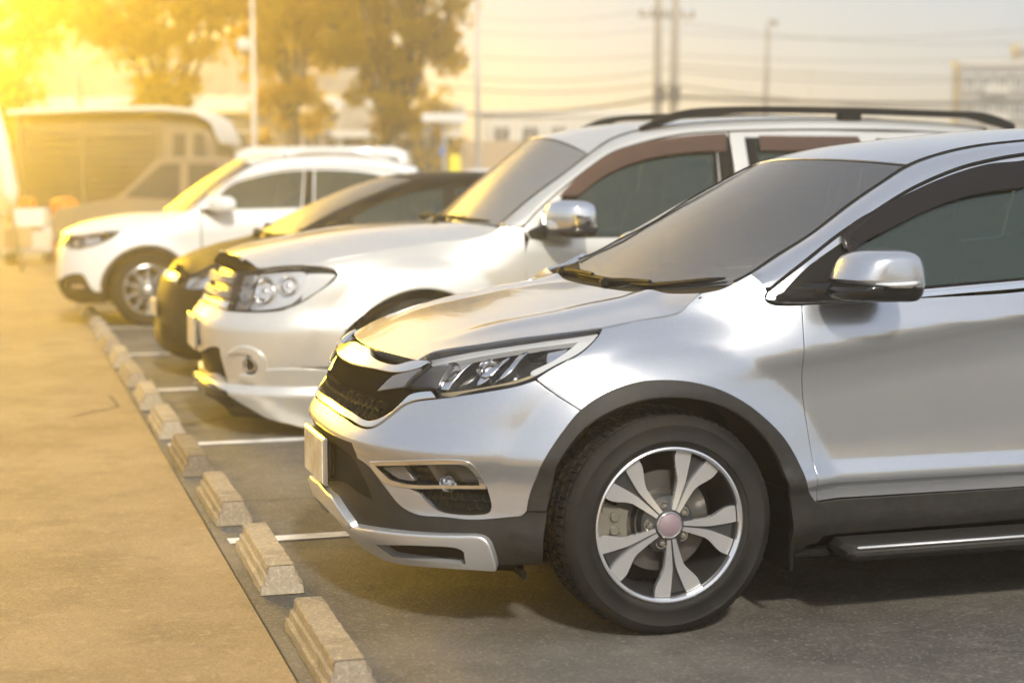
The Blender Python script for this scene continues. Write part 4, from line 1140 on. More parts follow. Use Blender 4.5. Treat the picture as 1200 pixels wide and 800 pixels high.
tree(548, 52.2, 0.174, 0.80, [(0.00,1.53,0.43), (-0.07,2.18,0.41), (0.14,0.95,0.43)], 'slim clipped shrub tree under the tall thin pole', M['leaf2'], 17, nleaf=1400)

# poles and lamps
r_, h = pole('lamp_post', 98, 48, -60, .085, M['trimw'], 'white post left of the broad tree', 'lamp post')
b = MB(); b.box((.25, 0, h), (.6, .18, .12), .04); b.build('lamp_head', M['trimw'], r_, sharp=40)
r_, h = pole('lamp_post', 300, 44, -6, .065, M['trimw'], 'white lamp post with two round lamps between the trees', 'lamp post')
for dz, dx in ((0, -.21), (-1.4, -.25)):
    b = MB(); b.tube([Vector((0, 0, h+dz-.1)), Vector((dx, 0, h+dz-.1))], .03, 6)
    b.lathe([(0, -.2), (.15, -.15), (.21, 0), (.15, .15), (0, .2)], 16, axis='z', c=(dx, 0, h+dz)); b.build('lamp_globe', M['trimw'], r_)
r_, h = pole('flag_pole', 560, 33, -40, .05, M['metalpole'], 'tall thin pole standing alone against the pale sky', 'pole')
b = MB(); b.lathe([(.10, 0), (.10, .03), (.05, .05), (.05, .3)], 12, axis='z'); b.build('base_plate', M['metalpole'], r_)
upoles = []
for px, lab, ln in ((769, 'left one of the two concrete utility poles', 0.), (786, 'right one of the two concrete utility poles', .12)):
    r_, h = pole('utility_pole', px, 52, -60, .13, M['concpole'], lab, 'utility pole', 'utility poles carrying the wires', lean=ln)
    for z in (h-1.0, h-2.2):
        b = MB(); b.box((ln*.8, 0, z), (1.3, .10, .10), .01); ca = b.build('crossarm', M['concpole'], r_, smooth=False)
        for x in (-.55, -.2, .2, .55):
            b = MB(); b.lathe([(.02, 0), (.05, .03), (.03, .07), (.05, .10), (.02, .14)], 8, axis='z', c=(ln*.8+x, 0, z+.05)); b.build('insulator', M['paneld'], ca)
    b = MB(); b.box((.0, -.16, hgt(112, 52)), (.34, .16, .5), .02); b.build('cable_box', M['paneld'], r_, sharp=30)
r_, h = pole('lamp_post', 892, 60, 34, .10, M['concpole'], 'grey street lamp with a curved head against the sky', 'lamp post', lean=.14)
b = MB(); b.tube([Vector((.14, 0, h-.05)), Vector((.18, 0, h+.12)), Vector((.32, 0, h+.2))], [.06, .05, .04], 8); b.box((.36, 0, h+.14), (.36, .22, .16), .05, Matrix.Rotation(R(18), 3, 'Y')); b.build('lamp_head', M['concpole'], r_, sharp=40)
r_, h = pole('aerial', 946, 110, 80, .05, M['metalpole'], 'thin roof aerial with a crossbar on the skyline', 'aerial')
b = MB(); b.tube([Vector((-.5, 0, h-.3)), Vector((.5, 0, h-.3))], .04, 6); b.tube([Vector((-.3, 0, h-.55)), Vector((.3, 0, h-.55))], .03, 6); b.build('crossbar', M['metalpole'], r_)
# overhead wires
def wire(a, b_, sag, r, label, lab2='overhead wires'):
    pa, pb = Vector(a), Vector(b_); n = 26; P = []
    for i in range(n+1):
        t = i/n; P.append(pa.lerp(pb, t) - Vector((0, 0, sag*4*t*(1-t))))
    b = MB(); b.tube(P, r, 5, cap=False); o = b.build('overhead_wire', M['wire']); tag(o, label, 'wire', lab2); return o
thin = 'thin black wire crossing the pale sky between the poles'
def WP(px, y, Z): return spot(px, Z, hgt(y, Z))
for (x0, y0, Z0, x1, y1, Z1, sg, rd) in ((480, 96, 60, 777, 100, 52, .35, .020), (777, 100, 52, 1320, 128, 60, .4, .022), (520, 88, 58, 777, 84, 52, .3, .014), (777, 84, 52, 1320, 78, 60, .5, .014),
        (777, 78, 52, 1320, 88, 60, .25, .014), (500, 62, 58, 777, 66, 52, .25, .010), (777, 40, 52, 1320, 20, 60, .5, .010), (777, 28, 52, 1320, 44, 60, .5, .010), (540, 22, 60, 777, 12, 52, .3, .008), (777, 66, 52, 1320, 62, 60, .3, .010), (560, 40, 58, 777, 36, 52, .2, .008)):
    wire(WP(x0, y0, Z0), WP(x1, y1, Z1), sg, rd, thin)
wire(WP(520, 133, 58), WP(777, 114, 52), .25, .045, 'thick cable bundle sagging left of the two utility poles')
wire(WP(777, 114, 52), WP(1340, 116, 60), .22, .055, 'thick cable bundle stretched low to the right of the utility poles')
# sign boards and small things by the shed
r_, h = pole('sign_board', 521, 38, 140, .035, M['metalpole'], 'white sign board on a thin post in front of the shed', 'sign')
b = MB(); b.box((0, -.05, h+.02), (1.05, .04, .19), .01); b.build('board', M['trimw'], r_, smooth=False)
b = MB(); b.box((-.05, -.05, hgt(178, 38)), (.15, .03, .20), .01); b.build('blue_plate', M['blue'], r_, smooth=False)
r_ = empty('warning_sign', spot(533, 34), 'yellow folding floor sign near the foot of the tall thin pole', 'sign')
for s in (-1, 1):
    b = MB(); z = hgt(181, 34); V = [(-.19, s*.20, 0), (.19, s*.20, 0), (.10, s*.02, z), (-.10, s*.02, z)]
    b.add(V + [(x, y+s*.02, zz) for x, y, zz in V], [(0,1,2,3), (7,6,5,4), (0,4,5,1), (1,5,6,2), (2,6,7,3), (3,7,4,0)]); b.build('leaf_board', M['yellow'], r_, smooth=False)


def vehicle(name, loc, rz, label, cat, L, Wd, prof, body, wins, wheels, roof=None, extra=None):
    """a far vehicle: a rounded side profile (x, z) across its width, windows let in, wheels under it"""
    t = empty(name, loc, label, cat, None, rz)
    b = MB(); n = len(prof); rows = [(-Wd/2, .93), (-Wd/2+.02, .985), (-Wd/2+.10, 1.), (Wd/2-.10, 1.), (Wd/2-.02, .985), (Wd/2, .93)]
    cx = sum(p[0] for p in prof)/n; cz = sum(p[1] for p in prof)/n; V = []
    for y, s in rows:
        for x, z in prof: V.append((cx+(x-cx)*(s*.3+.7), y - math.copysign(max(0, z-1.0)*.14, y), cz+(z-cz)*(s*.5+.5)))
    F = [(i*n+j, i*n+(j+1) % n, (i+1)*n+(j+1) % n, (i+1)*n+j) for i in range(len(rows)-1) for j in range(n)] + [tuple(range(n)), tuple((len(rows)-1)*n+j for j in reversed(range(n)))]
    b.add(V, F); b.build('body', body, t, sharp=40)
    for k, q in enumerate(wins):
        for s in (-1, 1):
            V = [(x, s*(Wd/2+.012 - max(0, z-1.0)*.14), z) for x, z in q]; V2 = [(x, y-s*.05, z) for x, y, z in V]; m = len(V)
            b = MB(); b.add(V+V2, [tuple(range(m))]+[(i, (i+1) % m, m+(i+1) % m, m+i) for i in range(m)]); b.build('window', M['paneld'], t, smooth=False)
    for x, r in wheels:
        for s in (-1, 1):
            b = MB(); b.lathe([(r*.6, -.02), (r*.95, -.02), (r, .03), (r, .18), (r*.9, .22), (r*.6, .22)], 24, c=(x, 0, r)); V = b.V
            b.V = [(v[0], s*(-Wd/2+.02+v[1])*1 if s > 0 else (Wd/2-.02-v[1])*1, v[2]) for v in V]; w = b.build('wheel', M['rubber'], t, sharp=40)
            c = MB(); c.lathe([(r*.62, .0), (r*.5, .03), (0, .03)], 20, c=(x, 0, r)); c.V = [(v[0], (-Wd/2+.02+v[1]) if s > 0 else (Wd/2-.02-v[1]), v[2]) for v in c.V]; c.build('rim', M['satin'], w, sharp=40)
    return t


# slat-sided truck whose pale roof is rounded at its right end
Z = 34; tz = R(-17)
loc = spot(150, Z)
KT = 1.24
t = vehicle('cargo_truck', loc, tz, 'brown slat-sided cargo truck with a pale rounded roof behind the white crossover', 'truck', 3.6, 1.9,
    [(-1.55, .62), (1.6, .62), (1.66, .9), (1.66, 1.75), (1.55, 2.12), (1.3, 2.26), (.8, 2.30), (-1.5, 2.30), (-1.55, 2.2)], M['truckbody'], [[(.95, 1.35), (1.15, 1.35), (1.15, 1.95), (.95, 1.95)], [(1.28, 1.35), (1.50, 1.35), (1.44, 1.95), (1.28, 1.95)]], [(-.9, .38), (1.05, .38)])
for k in range(11):
    b = MB(); b.box((-.36, -.985, .78+.125*k), (2.30, .05, .075), .012); b.build('slat', M['walld'], t, sharp=40)
for x in (-1.45, -.45, .72):
    b = MB(); b.box((x, -1.02, 1.42), (.07, .05, 1.45), .01); b.build('stake', M['truckbody'], t, sharp=40)
b = MB()
V = []; pr = [(-1.62, 2.27), (-.2, 2.33), (.8, 2.335), (1.32, 2.29), (1.58, 2.14), (1.72, 1.78)]
for x, z in pr:
    for y in (-1.0, 1.0): V += [(x, y, z), (x, y, z+.07)]
b.add(V, [(i*4+a, i*4+4+a, i*4+4+c, i*4+c) for i in range(5) for a, c in ((0, 1), (1, 3), (3, 2), (2, 0))] + [(0, 1, 3, 2), (20, 22, 23, 21)]); b.build('roof', M['trimw'], t, sharp=60)
t.scale = (KT, KT, 1.16)
# pickup standing in front of it, facing left, and a white van to its right
vehicle('pickup_truck', spot(235, 24.2), tz, 'pickup with pale window frames between the truck and the white crossover', 'pickup', 4.6, 1.7,
    [(-1.9, .5), (2.2, .5), (2.2, .98), (.62, 1.0), (.5, 1.62), (.40, 1.70), (-.32, 1.70), (-.45, 1.66), (-1.0, 1.12), (-1.85, .98), (-1.95, .75)], M['pickup'],
    [[(-.88, 1.14), (-.38, 1.60), (-.12, 1.60), (-.12, 1.10)], [(.0, 1.10), (.0, 1.60), (.40, 1.60), (.48, 1.10)]], [(-1.25, .34), (1.3, .34)])
vehicle('parked_van', spot(352, 29.5), tz, 'white van roof showing above the white crossover', 'van', 4.2, 1.75,
    [(-1.6, .5), (2.0, .5), (2.0, 1.5), (1.92, 1.86), (1.7, 1.93), (-.75, 1.93), (-.95, 1.86), (-1.3, 1.2), (-1.65, 1.0)], M['white'],
    [[(-.95, 1.22), (-.66, 1.72), (.0, 1.72), (.0, 1.18)], [(.12, 1.18), (.12, 1.72), (1.0, 1.72), (1.0, 1.18)], [(1.1, 1.18), (1.1, 1.72), (1.8, 1.72), (1.86, 1.18)]], [(-1.0, .33), (1.35, .33)])
vehicle('box_truck', spot(583, 44), tz, 'tan box lorry with a dark rear edge left of the large white SUV roof', 'truck', 3.2, 1.9,
    [(-.95, .6), (.55, .6), (.62, .7), (.62, 2.28), (.55, 2.34), (-.88, 2.34), (-.95, 2.26)], M['boxcard'], [], [(-.4, .36)])
b = MB(); b.box((0, 0, 0), (.14, 1.95, 1.75), .02); o = b.build('rear_frame', M['walld'], bpy.data.objects['box_truck'], sharp=40); o.location = (.70, 0, 1.47)
vehicle('parked_van', spot(574, 33), tz, 'small white hatchback roof under the tan box lorry', 'car', 3.4, 1.6,
    [(-1.2, .45), (1.2, .45), (1.2, 1.1), (.85, 1.5), (.62, 1.56), (-.35, 1.56), (-.5, 1.52), (-.9, 1.05), (-1.25, .85)], M['white'], [[(-.78, 1.08), (-.42, 1.44), (.02, 1.44), (.02, 1.05)], [(.1, 1.05), (.1, 1.44), (.6, 1.44), (.85, 1.08)]], [(-.8, .3), (.8, .3)])
bpy.data.objects['parked_van.001'].name = 'hatchback_car'
# loaded hand cart, orange bin, leaning pole and kerb at the left edge
Z = 27.5; base = spot(38, Z)
t = empty('hand_cart', base, 'flat hand cart standing at the left edge of the driveway', 'cart', None, tz)
b = MB(); b.box((0, 0, .22), (.85, .55, .06), .01); b.build('deck', M['metalpole'], t, sharp=40)
b = MB(); b.tube([(.40, -.22, .25), (.46, -.22, 1.0), (.46, .22, 1.0), (.40, .22, .25)], .02, 8); b.build('handle', M['metalpole'], t)
for x in (-.32, .32):
    for y in (-.2, .2):
        b = MB(); b.lathe([(.03, -.025), (.09, -.025), (.09, .025), (.03, .025)], 16, c=(x, y, .09)); b.build('wheel', M['rubber'], t, sharp=40)
rotm = Matrix.Rotation(tz, 4, 'Z')
for lab, c, s, m in (('brown carton lying lowest on the hand cart', (-.18, 0, .42), (.44, .46, .34), 'boxcard'), ('pale carton beside the brown one on the hand cart', (.22, 0, .39), (.34, .42, .28), 'wallw'), ('white carton on top of the hand cart load', (.02, 0, .75), (.5, .40, .30), 'trimw'), ('small orange box topping the hand cart load', (-.08, 0, .99), (.26, .3, .16), 'orange')):
    b = MB(); b.box((0, 0, 0), s, .015); b.box((0, -s[1]/2-.002, s[2]*.25), (s[0]*.5, .004, .05), 0); o = b.build('carton', M[m], None, sharp=40); o.location = base + rotm @ Vector(c); o.rotation_euler = (0, 0, tz); tag(o, lab, 'box', 'cartons on the hand cart')
t = empty('waste_bin', spot(77, 26.5), 'orange plastic bin beside the hand cart', 'bin')
b = MB(); b.lathe([(0, .03), (.15, .03), (.19, .9), (.21, .92), (.21, .98)], 20, axis='z'); b.build('bin_body', M['orange'], t, sharp=40)
b = MB(); b.lathe([(.225, .97), (.22, 1.02), (.12, 1.09), (0, 1.10)], 20, axis='z'); b.build('lid', M['orange'], t, sharp=40)
t = empty('folded_parasol', spot(16, 25), 'pale folded parasol leaning at the left edge', 'parasol')
b = MB(); b.tube([(.12, 0, 0), (-.25, .1, 2.75)], .025, 8); b.build('shaft', M['metalpole'], t)
b = MB(); b.tube([(.02, .03, .95), (-.03, .04, 1.2), (-.13, .07, 2.0), (-.23, .1, 2.6)], [.05, .13, .10, .04], 12); b.build('canopy', M['trimw'], t)
for k, (a, c) in enumerate((((-3.9, 13.2), (-.9, 14.3)), ((-3.9, 17.5), (-.55, 18.6)))):
    d = Vector((c[0]-a[0], c[1]-a[1], 0)); o = block('kerb', Vector((a[0], a[1], -.05)), d.normalized(), Vector((-d.y, d.x, 0)).normalized(), d.length, .22, .17, M['stop'][1]); o['kind'] = 'structure'
# low hedge and boundary wall closing the back of the lot
p = spot(-330, 58); t = empty('boundary_wall', p, 'low plastered wall running along the back of the car park', 'wall')
block('wall', O3, RT, FW, 40, .2, 1.3, M['wallw'], t); block('coping', -FW*.04, RT, FW, 40, .28, .08, M['trimw'], t, 1.31)

# unseen building added behind the camera to shape reflections in paint and glass
p = Vector((-14, -21, 0)); root = empty('shop_building', p, 'unseen plastered building added behind the camera for reflections', 'building')
X = Vector((1, 0, 0)); Y = Vector((0, 1, 0))
M['wallblue'] = mat('blue grey plaster', (.30, .34, .40), .85)  # bluish so that its reflection cools the car doors
block('wall', O3, X, -Y, 40, 6, 3.4, M['wallblue'], root); block('fascia', Y*.3, X, -Y, 40, .2, .5, M['walld'], root, 3.42)
for k in range(13): window(root, X*(1.6+3.0*k) + Vector((0, 0, 1.6)), 1.7, 1.5, X, Y)
# ---------------------------------------------------------------- parts every car shares
def hexmesh(name, S, segs, cell, bar, off, dep, mt, parent, sq=1.0):
    """honeycomb of raised ribs inside an outline of the surface"""
    P = outline(segs, .01); lo, hi = P.min(0), P.max(0); b = MB()
    dx = cell; dy = cell*.866*sq; j = 0; y = lo[1]-dy
    while y < hi[1]+dy:
        x = lo[0]-dx + (dx/2 if j % 2 else 0)
        while x < hi[0]+dx:
            c = np.array([x, y]); k = np.arange(6)
            rim = lambda r: c + np.stack([np.cos(R(30)+k*np.pi/3)*r, np.sin(R(30)+k*np.pi/3)*r*sq], 1)
            o = rim(cell*.577); i = rim(cell*.577-bar)
            if inside(P, o).sum() >= 4 or inside(P, c[None])[0]:
                for q in (o, i): q[:, 0] = np.clip(q[:, 0], max(lo[0], 1e-4), hi[0]); q[:, 1] = np.clip(q[:, 1], lo[1], hi[1])
                no, ni = surf_n(S, o), surf_n(S, i)
                Vo = S(o[:, 0], o[:, 1]) + no*off; Vi = S(i[:, 0], i[:, 1]) + ni*(off-.002); Vd = Vi - ni*dep
                V = np.concatenate([Vo, Vi, Vd]); F = []
                for s in range(6):
                    s2 = (s+1) % 6; F += [(s, s2, 6+s2, 6+s), (6+s, 6+s2, 12+s2, 12+s)]
                b.add(V, F); b.add(V*np.array([1, -1, 1]), [f[::-1] for f in F])
            x += dx
        y += dy; j += 1
    return b.build(name, mt, parent, smooth=False)


def wiper(parent, pts, nrm, arm):
    b = MB()
    b.tube(pts, .006, 6)
    up = [Vector(p) + Vector(nrm)*.016 for p in pts]
    b.tube(up, [.004]+[.010]*(len(up)-2)+[.004], 6)
    b.tube([Vector(p) + Vector(nrm)*.026 for p in arm], [.013, .010, .007][:len(arm)], 8)
    b.box(Vector(arm[0]) + Vector(nrm)*.02, (.05, .05, .04), .012)
    return b.build('wiper', M['black'], parent, sharp=40)


def under(parent, body, z0, z1, front, rear, arches, zf, zcut=None):
    """the dark shell behind the panels, wheel housings and the floor"""
    def skip(c):
        if zcut is not None and c[2] > zcut(c[0]): return True
        return any(math.hypot(c[0]-a[0], c[2]-a[1]) < a[2] for a in arches)
    us = np.concatenate([np.linspace(0, body.L, 40), np.linspace(body.L+.02, body.Uend, 110)])
    grid_surf('underbody', body.B, us, np.linspace(z0, z1, 44), M['shell'], parent, off=-.032, mirror=True, skip=skip)
    b = MB()
    hw = float(body.wd(.4)) - .03
    b.box(((front+rear)/2, 0, zf), (rear-front, 2*hw-.46, .04), .01)
    xs = sorted(arches)
    lo = front
    for ax, az, ar in xs + [(rear+9, 0, 0)]:
        hi = min(rear, ax-ar)
        if hi > lo: b.box(((lo+hi)/2, 0, zf), (hi-lo, 2*hw, .03), .01)
        lo = ax+ar
    for ax, az, ar in arches:
        for s in (-1, 1):
            V = []; n = 28
            for i in range(n+1):
                a = R(2 + 176*i/n)
                for y in (hw, hw-.10, hw-.30): V.append((ax+(ar-.01)*math.cos(a), s*y, az+(ar-.01)*math.sin(a)))
            F = [(i*3+j, i*3+j+1, (i+1)*3+j+1, (i+1)*3+j) for i in range(n) for j in range(2)]
            b.add(V, F)
            b.add([(ax+(ar-.01)*math.cos(R(2+176*i/n)), s*(hw-.30), az+(ar-.01)*math.sin(R(2+176*i/n))) for i in range(n+1)], [tuple(range(n+1))])
        b.tube([(ax, -hw+.2, az), (ax, hw-.2, az)], .045, 8)
    b.build('floor_pan', M['shell'], parent, smooth=False)


def mirror_obj(o):
    """a copy of a part on the other side of the car"""
    me = o.data.copy(); n = len(me.vertices)
    co = np.empty(n*3); me.vertices.foreach_get('co', co); co = co.reshape(-1, 3); co[:, 1] *= -1
    me.vertices.foreach_set('co', co.ravel()); me.flip_normals()
    c = bpy.data.objects.new(o.name.split('.')[0], me); link(c, o.parent)
    c.location = (o.location.x, -o.location.y, o.location.z)
    return c


def blob_shape(name, rings, mt, parent, n=20, cap=True):
    """a loft through rounded-box sections: each ring = (centre, half-size a, half-size b, axis a, axis b, exponent)"""
    b = MB(); V = []
    for c, ha, hb, A, Bx, ex in rings:
        for k in range(n):
            t = 2*math.pi*k/n; ct, st = math.cos(t), math.sin(t)
            V.append(Vector(c) + Vector(A)*ha*math.copysign(abs(ct)**(2/ex), ct) + Vector(Bx)*hb*math.copysign(abs(st)**(2/ex), st))
    F = [(i*n+k, i*n+(k+1) % n, (i+1)*n+(k+1) % n, (i+1)*n+k) for i in range(len(rings)-1) for k in range(n)]
    if cap: F += [tuple(range(n))[::-1], tuple((len(rings)-1)*n+k for k in range(n))]
    b.add(V, F)
    o = b.build(name, mt, parent, sharp=60)
    return o


def seams(root, E1, E2, w=.009):
    """rubber gasket round the door frame and the trim line along screen and roof edge"""
    for name, E in (('door_gasket', E2), ('roof_moulding', E1)):
        up = np.array([-.2, -.8, .56]) if name == 'door_gasket' else np.array([-.3, -.55, .78])
        o = sweep(name, E, up/np.linalg.norm(up), w, .006, M['black'], root, n=90)
        mirror_obj(o)
# ---------------------------------------------------------------- the silver SUV in front
MIRROR_CAP = [(0.497, 1.144), (0.511, 1.173), (0.54, 1.21), (0.581, 1.228), (0.652, 1.235), (0.737, 1.232), (0.77, 1.217), (0.789, 1.182), (0.795, 1.147), (0.791, 1.117), (0.758, 1.112), (0.655, 1.113), (0.565, 1.116), (0.521, 1.128)]
MIRROR_BASE = [(0.521, 1.128), (0.565, 1.116), (0.655, 1.113), (0.758, 1.112), (0.791, 1.117), (0.789, 1.095), (0.765, 1.072), (0.686, 1.068), (0.566, 1.072), (0.492, 1.083), (0.483, 1.11)]

def cabin(parent, xd, xs, zf, w, zd, roof=None):
    """dashboard, steering wheel and front seats behind the glass"""
    b = MB(); b.box((xd, 0, zd-.16), (.42, 2*w-.1, .30), .08); b.box((xd-.02, .36, zd+.02), (.2, .34, .08), .03)
    b.build('dashboard', M['seat'], parent, sharp=40)
    b = MB()
    c = Vector((xd+.30, .36, zd-.03))
    pts = [c + Vector((math.sin(R(25))*math.sin(a)*.18, math.cos(a)*.18, math.cos(R(25))*math.sin(a)*.18)) for a in np.linspace(0, 2*math.pi, 28)]
    b.tube(pts, .015, 8); b.box(c, (.05, .12, .10), .02); b.tube([c, c+Vector((-.25, 0, -.1))], .03, 8)
    b.build('steering_wheel', M['black'], parent)
    for x in xs:
        for s in (-1, 1):
            b = MB(); y = s*.36; rot = Matrix.Rotation(R(14), 3, 'Y')
            b.box((x, y, zf+.14), (.5, .5, .18), .07); b.box((x+.32, y, zf+.50), (.14, .48, .66), .06, rot)
            b.box((x+.42, y, zf+.93), (.10, .27, .17), .045, rot)
            b.build('seat', M['seat'], parent, sharp=50)


def build_silver():
    D = SUV_D; b = Body(SUV); S = b.B
    root = empty('parked_car', (1.971, 5.65, -.0265), 'silver SUV parked nearest the camera, with twin-spoke alloy wheels and a blank licence plate', 'car', 'cars parked side by side')
    body = M['silver']
    # hood
    HM = [(-.772,0,.880), (-.735,0,.893), (-.675,0,.912), (-.60,0,.940), (-.48,0,.977), (-.285,0,1.012), (-.15,0,1.038), (.06,0,1.068)]
    HE = [(-.713,-.500,.877), (-.690,-.497,.891), (-.665,-.505,.903), (-.622,-.540,.916), (-.544,-.612,.934), (-.435,-.680,.957), (-.326,-.745,.975),
          (-.194,-.796,.996), (-.075,-.801,1.015), (.043,-.800,1.031), (.075,-.798,1.042), (.107,-.787,1.067), (.143,-.780,1.094)]
    hood = Loft(HM, HE, 2.0, 3.0)
    HS = lambda p, q: hood.P(p, q) + np.stack([0*p+0*q, 0*p+0*q, .012*np.exp(-((np.abs(q)-(.62+.12*(1-p)))/.10)**2)*sstep(.1,.5,p)], -1)
    hp = [[(0, -1), (0, 1)], [(0, 1), (1, 1)], [(1, 1), (1, -1)], [(1, -1), (0, -1)]]
    # in metres-like units: p 0..1 is about 1 m, q -1..1 about 1.5 m
    panel('hood', lambda p, q: HS(p, q), hp, body, root, lip=.03, gap=.0025, h=.022, flipn=False)
    # nose and side panels
    o = panel('front_bumper', S, D['bumper'], body, root, holes=[D['fog_hole']], mirror='join', h=.02, lip=.03, gap=.0026)
    panel('fender', S, D['fender'], body, root, mirror='copy', h=.018, lip=.03, gap=.0026)
    panel('wheel_arch_flare', S, D['flare'], M['clad'], root, off=.006, mirror='copy', h=.014, lip=.03, rnd=.004)
    panel('bumper_cladding', S, D['cladding'], M['clad'], root, off=-.004, mirror='join', h=.022, lip=.03, holes=[])
    panel('lower_intake', S, D['intake'], M['black'], root, off=-.002, mirror='join', h=.02, lip=.0)
    panel('skid_plate', S, D['skid'], M['satin'], root, off=.026, mirror='join', holes=[D['skid_slot']], h=.016, lip=.05, rnd=.007)
    panel('skid_slot', S, D['skid_slot'], M['black'], root, off=.004, mirror='copy', h=.02, lip=0)
    # door, sill, glass
    door = panel('door', S, D['door'], body, root, mirror='copy', h=.02, lip=.03, gap=.0026)
    panel('door_sill_cladding', S, D['sill'], M['clad'], root, off=.006, mirror='copy', h=.02, lip=.03, rnd=.004)
    panel('rear_door', S, [[(2.872,1.12), (2.86,.8), (2.90,.426)], [(2.90,.426), (3.30,.426)], [(3.30,.426), (3.34,.62), (3.46,.80), (3.66,.88), (3.68,1.14)], [(3.68,1.14), (2.872,1.12)]], body, root, mirror='copy', h=.03, lip=.03)
    panel('rear_quarter', S, [[(3.683,1.14), (3.663,.88), (3.80,.87), (4.10,.86), (4.32,.76), (4.44,.56), (4.47,.40)], [(4.47,.40), (b.Uend,.40)], [(b.Uend,.40), (b.Uend,1.10)], [(b.Uend,1.10), (3.683,1.14)]], body, root, mirror='copy', h=.03, lip=.03)
    G = D['gasket'][0]; FI = D['frame_in'][0]; VI = D['visor_in'][0]; SA = D['sail'][0]
    top = [(2.88, 1.553), (3.2, 1.57), (3.6, 1.565), (4.1, 1.53)]
    belt = lambda u: 1.062 + (u-1.80)*.058
    panel('window_frame', S, [G[1:] + [top[0]], [top[0], (2.87, belt(2.87))], [(2.87, belt(2.87)), (1.80, belt(1.80)), (1.6877, 1.076)], [(1.6877, 1.076), G[1]]], body, root, off=-.003, lip=.02, mirror='copy', h=.03,
          holes=[[FI + [(2.80, 1.546)], [(2.80, 1.546), (2.78, belt(2.78)+.012)], [(2.78, belt(2.78)+.012), (1.80, 1.073)], [(1.80, 1.073), (1.745, 1.068), FI[0]]]])
    # black sail triangle in front of the glass and the inner sash
    sash = [FI + [(2.80, 1.546)], [(2.80, 1.546), (2.78, belt(2.78)+.012)], [(2.78, belt(2.78)+.012), (1.80, 1.073)], [(1.80, 1.073), (1.745, 1.068), FI[0]]]
    wind = [[(2.02, 1.265), VI[1]] + VI[2:] + [(2.74, 1.505)], [(2.74, 1.505), (2.74, belt(2.74)+.02)], [(2.74, belt(2.74)+.02), (2.04, belt(2.04)+.02)], [(2.04, belt(2.04)+.02), (2.02, 1.265)]]
    panel('window_sash', S, sash, M['black'], root, off=-.008, lip=.02, mirror='copy', h=.03, holes=[wind])
    panel('side_window', S, wind, M['tint'], root, off=-.016, lip=0, mirror='copy', h=.04)
    vis = [FI[3:] + [(2.80, 1.540)], [(2.80, 1.540), (2.80, 1.480)], [(2.80, 1.480)] + VI[::-1], [VI[0], (1.985, 1.274), FI[3]]]
    panel('window_visor', S, vis, M['visor'], root, off=.016, lip=.018, mirror='copy', h=.025, rnd=.004)
    panel('visor_clip', S, [[(1.975, 1.272), (2.00, 1.288)], [(2.00, 1.288), (2.004, 1.232)], [(2.004, 1.232), (1.972, 1.226)], [(1.972, 1.226), (1.975, 1.272)]], M['gloss'], root, off=.012, lip=.014, mirror='copy', h=.02)
    panel('belt_moulding', S, D['belt_chrome'], M['chrome'], root, off=.006, lip=.012, mirror='copy', h=.02)
    for k, (ua, ub) in enumerate(((2.93, 3.66), (3.74, 4.25))):
        z1 = [1.545, 1.535][k]
        panel('side_window', S, [[(ua, z1), (ub, z1-.03)], [(ub, z1-.03), (ub+.06*k, belt(ub)+.03)], [(ub+.06*k, belt(ub)+.03), (ua, belt(ua)+.02)], [(ua, belt(ua)+.02), (ua, z1)]], M['tint'], root, off=-.014, lip=.0, mirror='copy', h=.05)
    panel('rear_window_frame', S, [[(2.885, 1.553)] + top[1:] + [(4.42, 1.47)], [(4.42, 1.47), (4.56, belt(4.3)), (4.6, 1.145)], [(4.6, 1.145), (2.88, belt(2.88))], [(2.88, belt(2.88)), (2.885, 1.553)]], body, root, off=-.003, lip=.02, mirror='copy', h=.05,
          holes=[[[(2.93, 1.545), (3.66, 1.515)], [(3.66, 1.515), (3.66, belt(3.66)+.03)], [(3.66, belt(3.66)+.03), (2.93, belt(2.93)+.02)], [(2.93, belt(2.93)+.02), (2.93, 1.545)]],
                 [[(3.74, 1.535), (4.25, 1.505)], [(4.25, 1.505), (4.31, belt(4.25)+.03)], [(4.31, belt(4.25)+.03), (3.74, belt(3.74)+.02)], [(3.74, belt(3.74)+.02), (3.74, 1.535)]]])
    # pillar and roof rail: from the screen edge to the door gasket
    E1 = [(.271,-.755,1.123), (.340,-.740,1.151), (.437,-.720,1.204), (.560,-.700,1.265), (.723,-.670,1.367), (.850,-.648,1.437), (.972,-.628,1.500), (1.09,-.620,1.536),
          (1.224,-.612,1.562), (1.431,-.605,1.583), (1.8,-.600,1.607), (2.3,-.598,1.612), (2.75,-.59,1.59)]
    E2 = [tuple(S(u, z)) for u, z in G[1:]] + [tuple(S(u, z)) for u, z in top]
    E2 = [tuple(S(1.672, 1.105))] + E2
    def dens(c, n):
        t = np.linalg.norm(np.diff(np.array(c), axis=0), axis=1).sum()/n
        p = np.array(spline(c, t)); l = np.concatenate([[0], np.cumsum(np.linalg.norm(np.diff(p, axis=0), axis=1))]); l /= l[-1]
        q = np.linspace(0, 1, n); return np.stack([np.interp(q, l, p[:, k]) for k in range(3)], 1)
    A1, A2 = dens(E1, 90), dens(E2, 90)
    q90 = np.linspace(0, 1, 90)
    def PS(u, v):
        a = np.stack([np.interp(u, q90, A1[:, k]) for k in range(3)], -1); c = np.stack([np.interp(u, q90, A2[:, k]) for k in range(3)], -1)
        v = np.asarray(v)[..., None]; o = np.array([-.35, -.75, .55]) * .016
        return a*(1-v) + c*v + o*4*v*(1-v)
    panel('roof_pillar', PS, [[(0, .01), (1, .01)], [(1, .01), (1, .955)], [(1, .955), (0, .955)], [(0, .955), (0, .01)]], body, root, lip=.03, gap=.0, h=.035, edge=.02, mirror='copy', flipn=True)
    seams(root, E1, E2[1:], .011)
